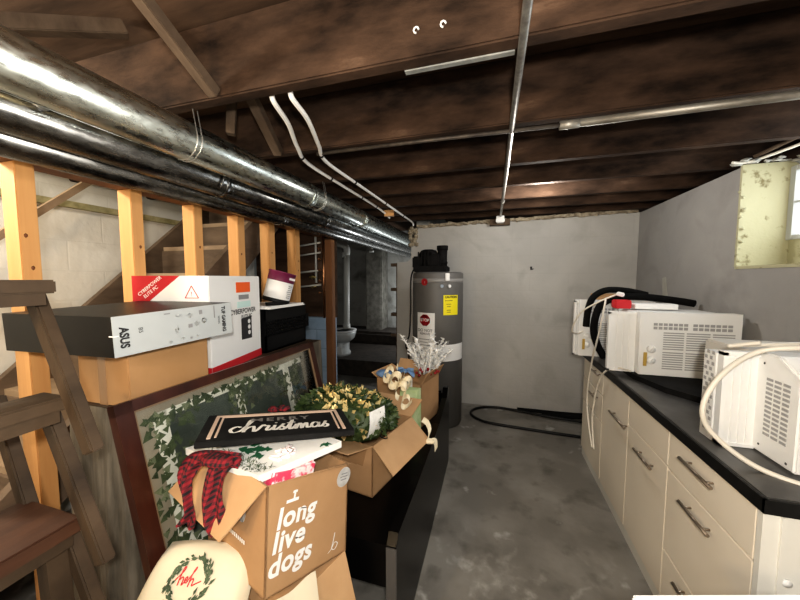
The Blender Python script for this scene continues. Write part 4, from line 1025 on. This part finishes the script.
# ================================================================== AIR CONDITIONERS
def air_conditioner(label, loc, rz, w=.53, d=.36, h=.395, bez=.05, panel=.155, chamfer=0, side_vents=False, panel_y=0):
    """local: x right, -y front, origin under the front left corner of the body"""
    t = thing('air_conditioner', label, 'air conditioner', loc, (0, 0, rz), 'window air conditioners')
    L = dict(world=False)
    obj('housing', MB().span((.01, .02, .005), (w - .01, d, h - .012), bevel=.008), 'acbeige' if side_vents else 'acbody', t, **L)
    mb = MB(); p = [(-bez, .0), (-bez, h - chamfer), (-bez + chamfer * 1.6, h), (.02, h), (.02, 0)]
    mb.slab([(0, y, z) for y, z in p], (w, 0, 0)); bmesh.ops.bevel(mb.bm, geom=list(mb.bm.edges), offset=.006, segments=2, affect='EDGES')
    fr = obj('front_cover', mb, 'acbody', t, **L)
    e = .0015; x0, x1 = .17, w - .06
    mb = MB()
    for cx0, cx1 in ((.07, .25), (.27, w - .04)):
        mb = MB()
        for k in range(7): mb.span((cx0 + (cx1 - cx0) * k / 7 + .002, -bez - e, h - .105), (cx0 + (cx1 - cx0) * (k + 1) / 7 - .004, -bez, h - .088))
        for k in range(7): mb.span((cx0 + (cx1 - cx0) * k / 7 + .002, -bez - e, h - .082), (cx0 + (cx1 - cx0) * (k + 1) / 7 - .004, -bez, h - .066))
        obj('air_outlet', mb, 'acshade', fr, **L)
    mb = MB(); mid = (.125 + w - .03) / 2
    for k in range(16):
        z = .045 + k * .0142 + (.008 if k > 7 else 0)
        for a, b in ((.125, mid - .07), (mid - .058, mid + .058), (mid + .07, w - .03)): mb.span((a, -bez - e, z), (b, -bez, z + .007))
    obj('intake_grille', mb, 'acshade', fr, **L)
    for z in (.165, .095):
        mb = MB().lathe([(.024, 0), (.022, .012), (.0, .013)], (0, 0, 0), 20, frame_mtx((.065, -bez, z), (1, 0, 0), (0, 0, 1))).box((.065, -bez - .016, z), (.006, .01, .036), (0, .5, 0)); obj('control_knob', mb, 'acbody', fr, **L)
    obj('energy_sticker', MB().span((.022, -bez * .2 - .0535, .06), (.04, -bez * .2 - .05, .145)) if not side_vents else MB().span((.05, -bez - e, .06), (.07, -bez, .14)), mat('sticker_tan', (.50, .34, .08), rough=.6), fr, **L)
    mb = MB(); n = 4
    mb.span((-panel, panel_y, .0), (-panel + .014, panel_y + .03, h - .01)); mb.span((-panel, panel_y, h - .022), (.0, panel_y + .03, h - .006)); mb.span((-panel, panel_y, .0), (.0, panel_y + .03, .012))
    for k in range(n):
        x = -panel + .012 + k * (panel - .012) / n; s = (panel - .012) / n
        mb.hexa([(x, panel_y + .004, .01), (x + s, panel_y + .008, .01), (x + s, panel_y + .014, .01), (x, panel_y + .008, .01)], [(x, panel_y + .004, h - .015), (x + s, panel_y + .008, h - .015), (x + s, panel_y + .014, h - .015), (x, panel_y + .008, h - .015)])
    obj('side_curtain', mb, 'acbody', t, **L)
    mb = MB(); mb.span((w, panel_y, .0), (w + .03, panel_y + .03, h - .01)); obj('side_curtain', mb, 'acbody', t, **L)
    if side_vents:
        mb = MB()
        for c in range(3):
            for k in range(13): mb.span((-.0015, -bez + .036 + c * .034 - k * .0, .075 + k * .0165), (0, -bez + .036 + c * .034 + .026, .075 + k * .0165 + .009))
        obj('side_vents', mb, 'acshade', fr, **L)
        mb = MB()
        for y, z in ((-.02, .03), (-bez + .03, .02), (-.02, .33)): mb.blob((-.001, y, z), .005, 1, (.3, 1, 1))
        obj('screws', mb, 'acdark', fr, **L)
        mb = MB().span((-panel - .004, panel_y + .035, .0), (-.0, panel_y + .105, h - .02))
        fn_ = obj('condenser', mb, 'acbody', t, **L)
        mb = MB()
        for k in range(15):
            for q in range(2): mb.span((-panel - .0055, panel_y + .042 + q * .03 + (k % 2) * .012, .03 + k * .022), (-panel - .0035, panel_y + .056 + q * .03 + (k % 2) * .012, .03 + k * .022 + .013))
        obj('fin_slots', mb, 'acshade', fn_, **L)
    else:
        mb = MB()
        for k in range(12): mb.span((.006, .12, .05 + k * .022), (.0105, d - .03, .05 + k * .022 + .009))
        obj('side_slots', mb, 'acshade', t, **L)
    return t
ac = air_conditioner('white window air conditioner facing the viewer, in the middle of three', (.885, 2.35, .944), 0, w=.505)
def cord(par, pts, r=.0065, plug=None):
    c = obj('power_cord', MB().tube(pts, r, 10, 8), 'cloth', par)
    if plug: obj('plug', MB().box(plug, (.05, .028, .03), (0, .2, .3), bevel=.006), 'white', c)
cord(ac, [(.80, 2.66, 1.40), (.775, 2.60, 1.34), (.748, 2.60, 1.15), (.742, 2.72, .90), (.742, 2.80, .65), (.742, 2.76, .45), (.742, 2.62, .27)])
cord(ac, [(.86, 2.33, .952), (.80, 2.36, .96), (.752, 2.46, .90), (.745, 2.58, .75), (.742, 2.65, .50), (.742, 2.58, .28)])
acr = air_conditioner('white window air conditioner with vented side, nearest the viewer', (.945, 1.465, .914), 0, w=.46, d=.34, h=.368, bez=.165, panel=.108, chamfer=.055, side_vents=True)
cord(acr, [(1.30, 1.62, 1.31), (1.05, 1.47, 1.315), (.87, 1.445, 1.305), (.845, 1.45, 1.30), (.90, 1.40, 1.325)], .007)
cord(acr, [(1.16, 1.33, 1.335), (.97, 1.335, 1.325), (.87, 1.37, 1.295), (.77, 1.36, 1.205), (.722, 1.35, 1.095), (.752, 1.35, 1.005), (.85, 1.30, .925), (.97, 1.22, .912), (1.10, 1.19, .912)], .0085)
acf = air_conditioner('white window air conditioner partly hidden, farthest along the worktop', (.68, 2.90, .914), 0, w=.5, d=.22, h=.46, bez=.03, panel=.03)
cord(acf, [(.72, 2.88, 1.12), (.66, 2.84, 1.10), (.61, 2.78, 1.14), (.65, 2.72, 1.28), (.75, 2.66, 1.37), (.86, 2.64, 1.43)], .006, plug=(.885, 2.64, 1.432))
# pipe insulation
t = thing('foam_hose', 'thick black foam hose curving over the middle air conditioner', 'hose', (1.0, 2.78, 1.3))
obj('hose_run', MB().tube([(.845, 2.79, .93), (.79, 2.79, 1.04), (.765, 2.79, 1.17), (.80, 2.79, 1.33), (.90, 2.79, 1.395), (1.05, 2.79, 1.41), (1.25, 2.79, 1.39), (1.40, 2.79, 1.365)], .026, 14, 8), 'foam', t)
t = thing('foam_hose', 'black foam hose hooked over the farthest air conditioner', 'hose', (.8, 2.85, 1.3))
obj('hose_run', MB().tube([(.725, 2.845, 1.16), (.735, 2.845, 1.30), (.77, 2.845, 1.40), (.86, 2.845, 1.455), (1.00, 2.85, 1.45), (1.13, 2.85, 1.42)], .024, 14, 8), 'foam', t)
mb = MB().span((.83, 2.56, 1.335), (.93, 2.64, 1.395), bevel=.006); obj('red_package', mb, 'red', label='small red package behind the middle air conditioner top', cat='package')
mb = MB().span((.95, 2.56, 1.335), (1.20, 2.66, 1.372), bevel=.004); obj('styrofoam_block', mb, 'white', label='white foam block lying on the middle air conditioner', cat='packing foam')
mb = MB().span((.80, 2.935, 1.355), (.98, 3.05, 1.42), bevel=.004); obj('small_carton', mb, 'cardboard', label='small brown carton on the farthest air conditioner', cat='box')

# ================================================================== ALCOVE TOILET AND PIPES
tc = V((-2.42, 4.80, .26))
t = thing('toilet', 'white toilet in the dark alcove beyond the brown post', 'toilet', tc)
obj('pedestal', MB().lathe([(.0, 0), (.15, 0), (.145, .04), (.115, .10), (.12, .22), (.17, .29)], tc, 28, sx=.85, sy=1.1), 'toilet', t)
obj('bowl', MB().lathe([(.12, .22), (.19, .28), (.215, .36), (.222, .40), (.16, .40), (.13, .34), (.0, .28)], tc, 32, sx=1.0, sy=1.15), 'toilet', t)
obj('seat', MB().lathe([(.15, .40), (.225, .40), (.228, .42), (.15, .42), (.15, .40)], tc, 32, sx=1.0, sy=1.15), 'whitegloss', t)
obj('warning_label', MB().box(tc + V((.02, -.168, .10)), (.09, .004, .13), (.15, 0, 0)), 'white', t)
t = thing('drain_pipe', 'white plastic drain pipe rising beside the alcove toilet', 'pipe', (-2.47, 4.95, .26))
obj('pipe_run', MB().cyl((-2.46, 5.02, .26), (-2.43, 5.0, 2.0), .052, 18), 'pvc', t)
obj('elbow', MB().tube([(-2.43, 5.0, 1.95), (-2.43, 5.0, 2.06), (-2.52, 5.0, 2.13), (-2.8, 5.0, 2.16)], .056, 16, 4), 'pvc', t)
for z in (.66, 1.9): obj('coupling', MB().cyl((-2.45, 5.01, z), (-2.45, 5.01, z + .09), .064, 18), 'pvc', t)
t = thing('stone_pier', 'dark rough stone pier against the alcove wall', 'pier', (-2.35, 6.2, .26))
obj('pier_body', MB().span((-2.5, 6.0, .26), (-2.15, 6.4, 2.25), bevel=.02), mat('pier_dark', (.10, .095, .08), (.20, .19, .165), 9, .9, bump=.6), t)
mb = MB().cyl((-2.05, 5.2, 2.02), (-2.05, 5.2, 2.53), .03, 12).cyl((-2.05, 5.2, 2.0), (-2.05, 5.2, 2.04), .045, 12); obj('pipe_stub', mb, 'pvc', label='short white pipe stub hanging in the dark alcove', cat='pipe')

# ================================================================== LIGHT
def light(name, kind, loc, power, col=(1, 1, 1), size=.1, rot=None, sy=None):
    d = bpy.data.lights.new(name, kind); d.energy = power; d.color = col
    if kind == 'AREA':
        d.size = size
        if sy: d.shape = 'RECTANGLE'; d.size_y = sy
    else: d.shadow_soft_size = size
    o = bpy.data.objects.new(name, d); C.objects.link(o); o.location = loc
    if rot: o.rotation_euler = rot
    return o
light('camera_flash', 'POINT', (.06, -.10, 1.68), 92, (1, .95, .87), .04)
light('room_fill', 'POINT', (-.3, -.9, 2.1), 40, (1, .92, .80), .08)  # added fill from behind the viewer, no fixture here
light('stairwell_bulb', 'POINT', (-2.25, .15, 2.25), 85, (1, .90, .74), .08)
light('left_lamp', 'POINT', (-.95, -.75, 1.75), 40, (1, .70, .36), .06)
light('rear_fill', 'POINT', (.35, 2.7, 2.2), 26, (1, .96, .9), .08)  # added fill to brighten cabinets and back wall, no fixture here
light('alcove_fill', 'POINT', (-1.35, 5.7, 1.15), 30, (.95, .98, 1), .08)  # added fill that lifts the dark alcove walls, no fixture here
light('window_light', 'AREA', (1.66, 2.02, 1.98), 7, (.88, .95, 1), .85, (0, PI / 2, 0), .38)
w = bpy.data.worlds.new('World'); bpy.context.scene.world = w; w.use_nodes = True
w.node_tree.nodes['Background'].inputs[0].default_value = (.75, .75, .75, 1); w.node_tree.nodes['Background'].inputs[1].default_value = .12

# ================================================================== CAMERA
cd = bpy.data.cameras.new('Camera'); cam = bpy.data.objects.new('Camera', cd); C.objects.link(cam)
cd.sensor_width = 36; cd.lens = 316 / 800 * 36; cd.clip_start = .02
cam.location = (0, 0, 1.55); cam.rotation_euler = (PI / 2 - math.atan(22 / 316), 0, math.atan(93 / 316))
bpy.context.scene.camera = cam
vs = bpy.context.scene.view_settings
vs.view_transform = 'Standard'; vs.exposure = -.12
try: vs.look = 'Medium High Contrast'
except Exception: pass
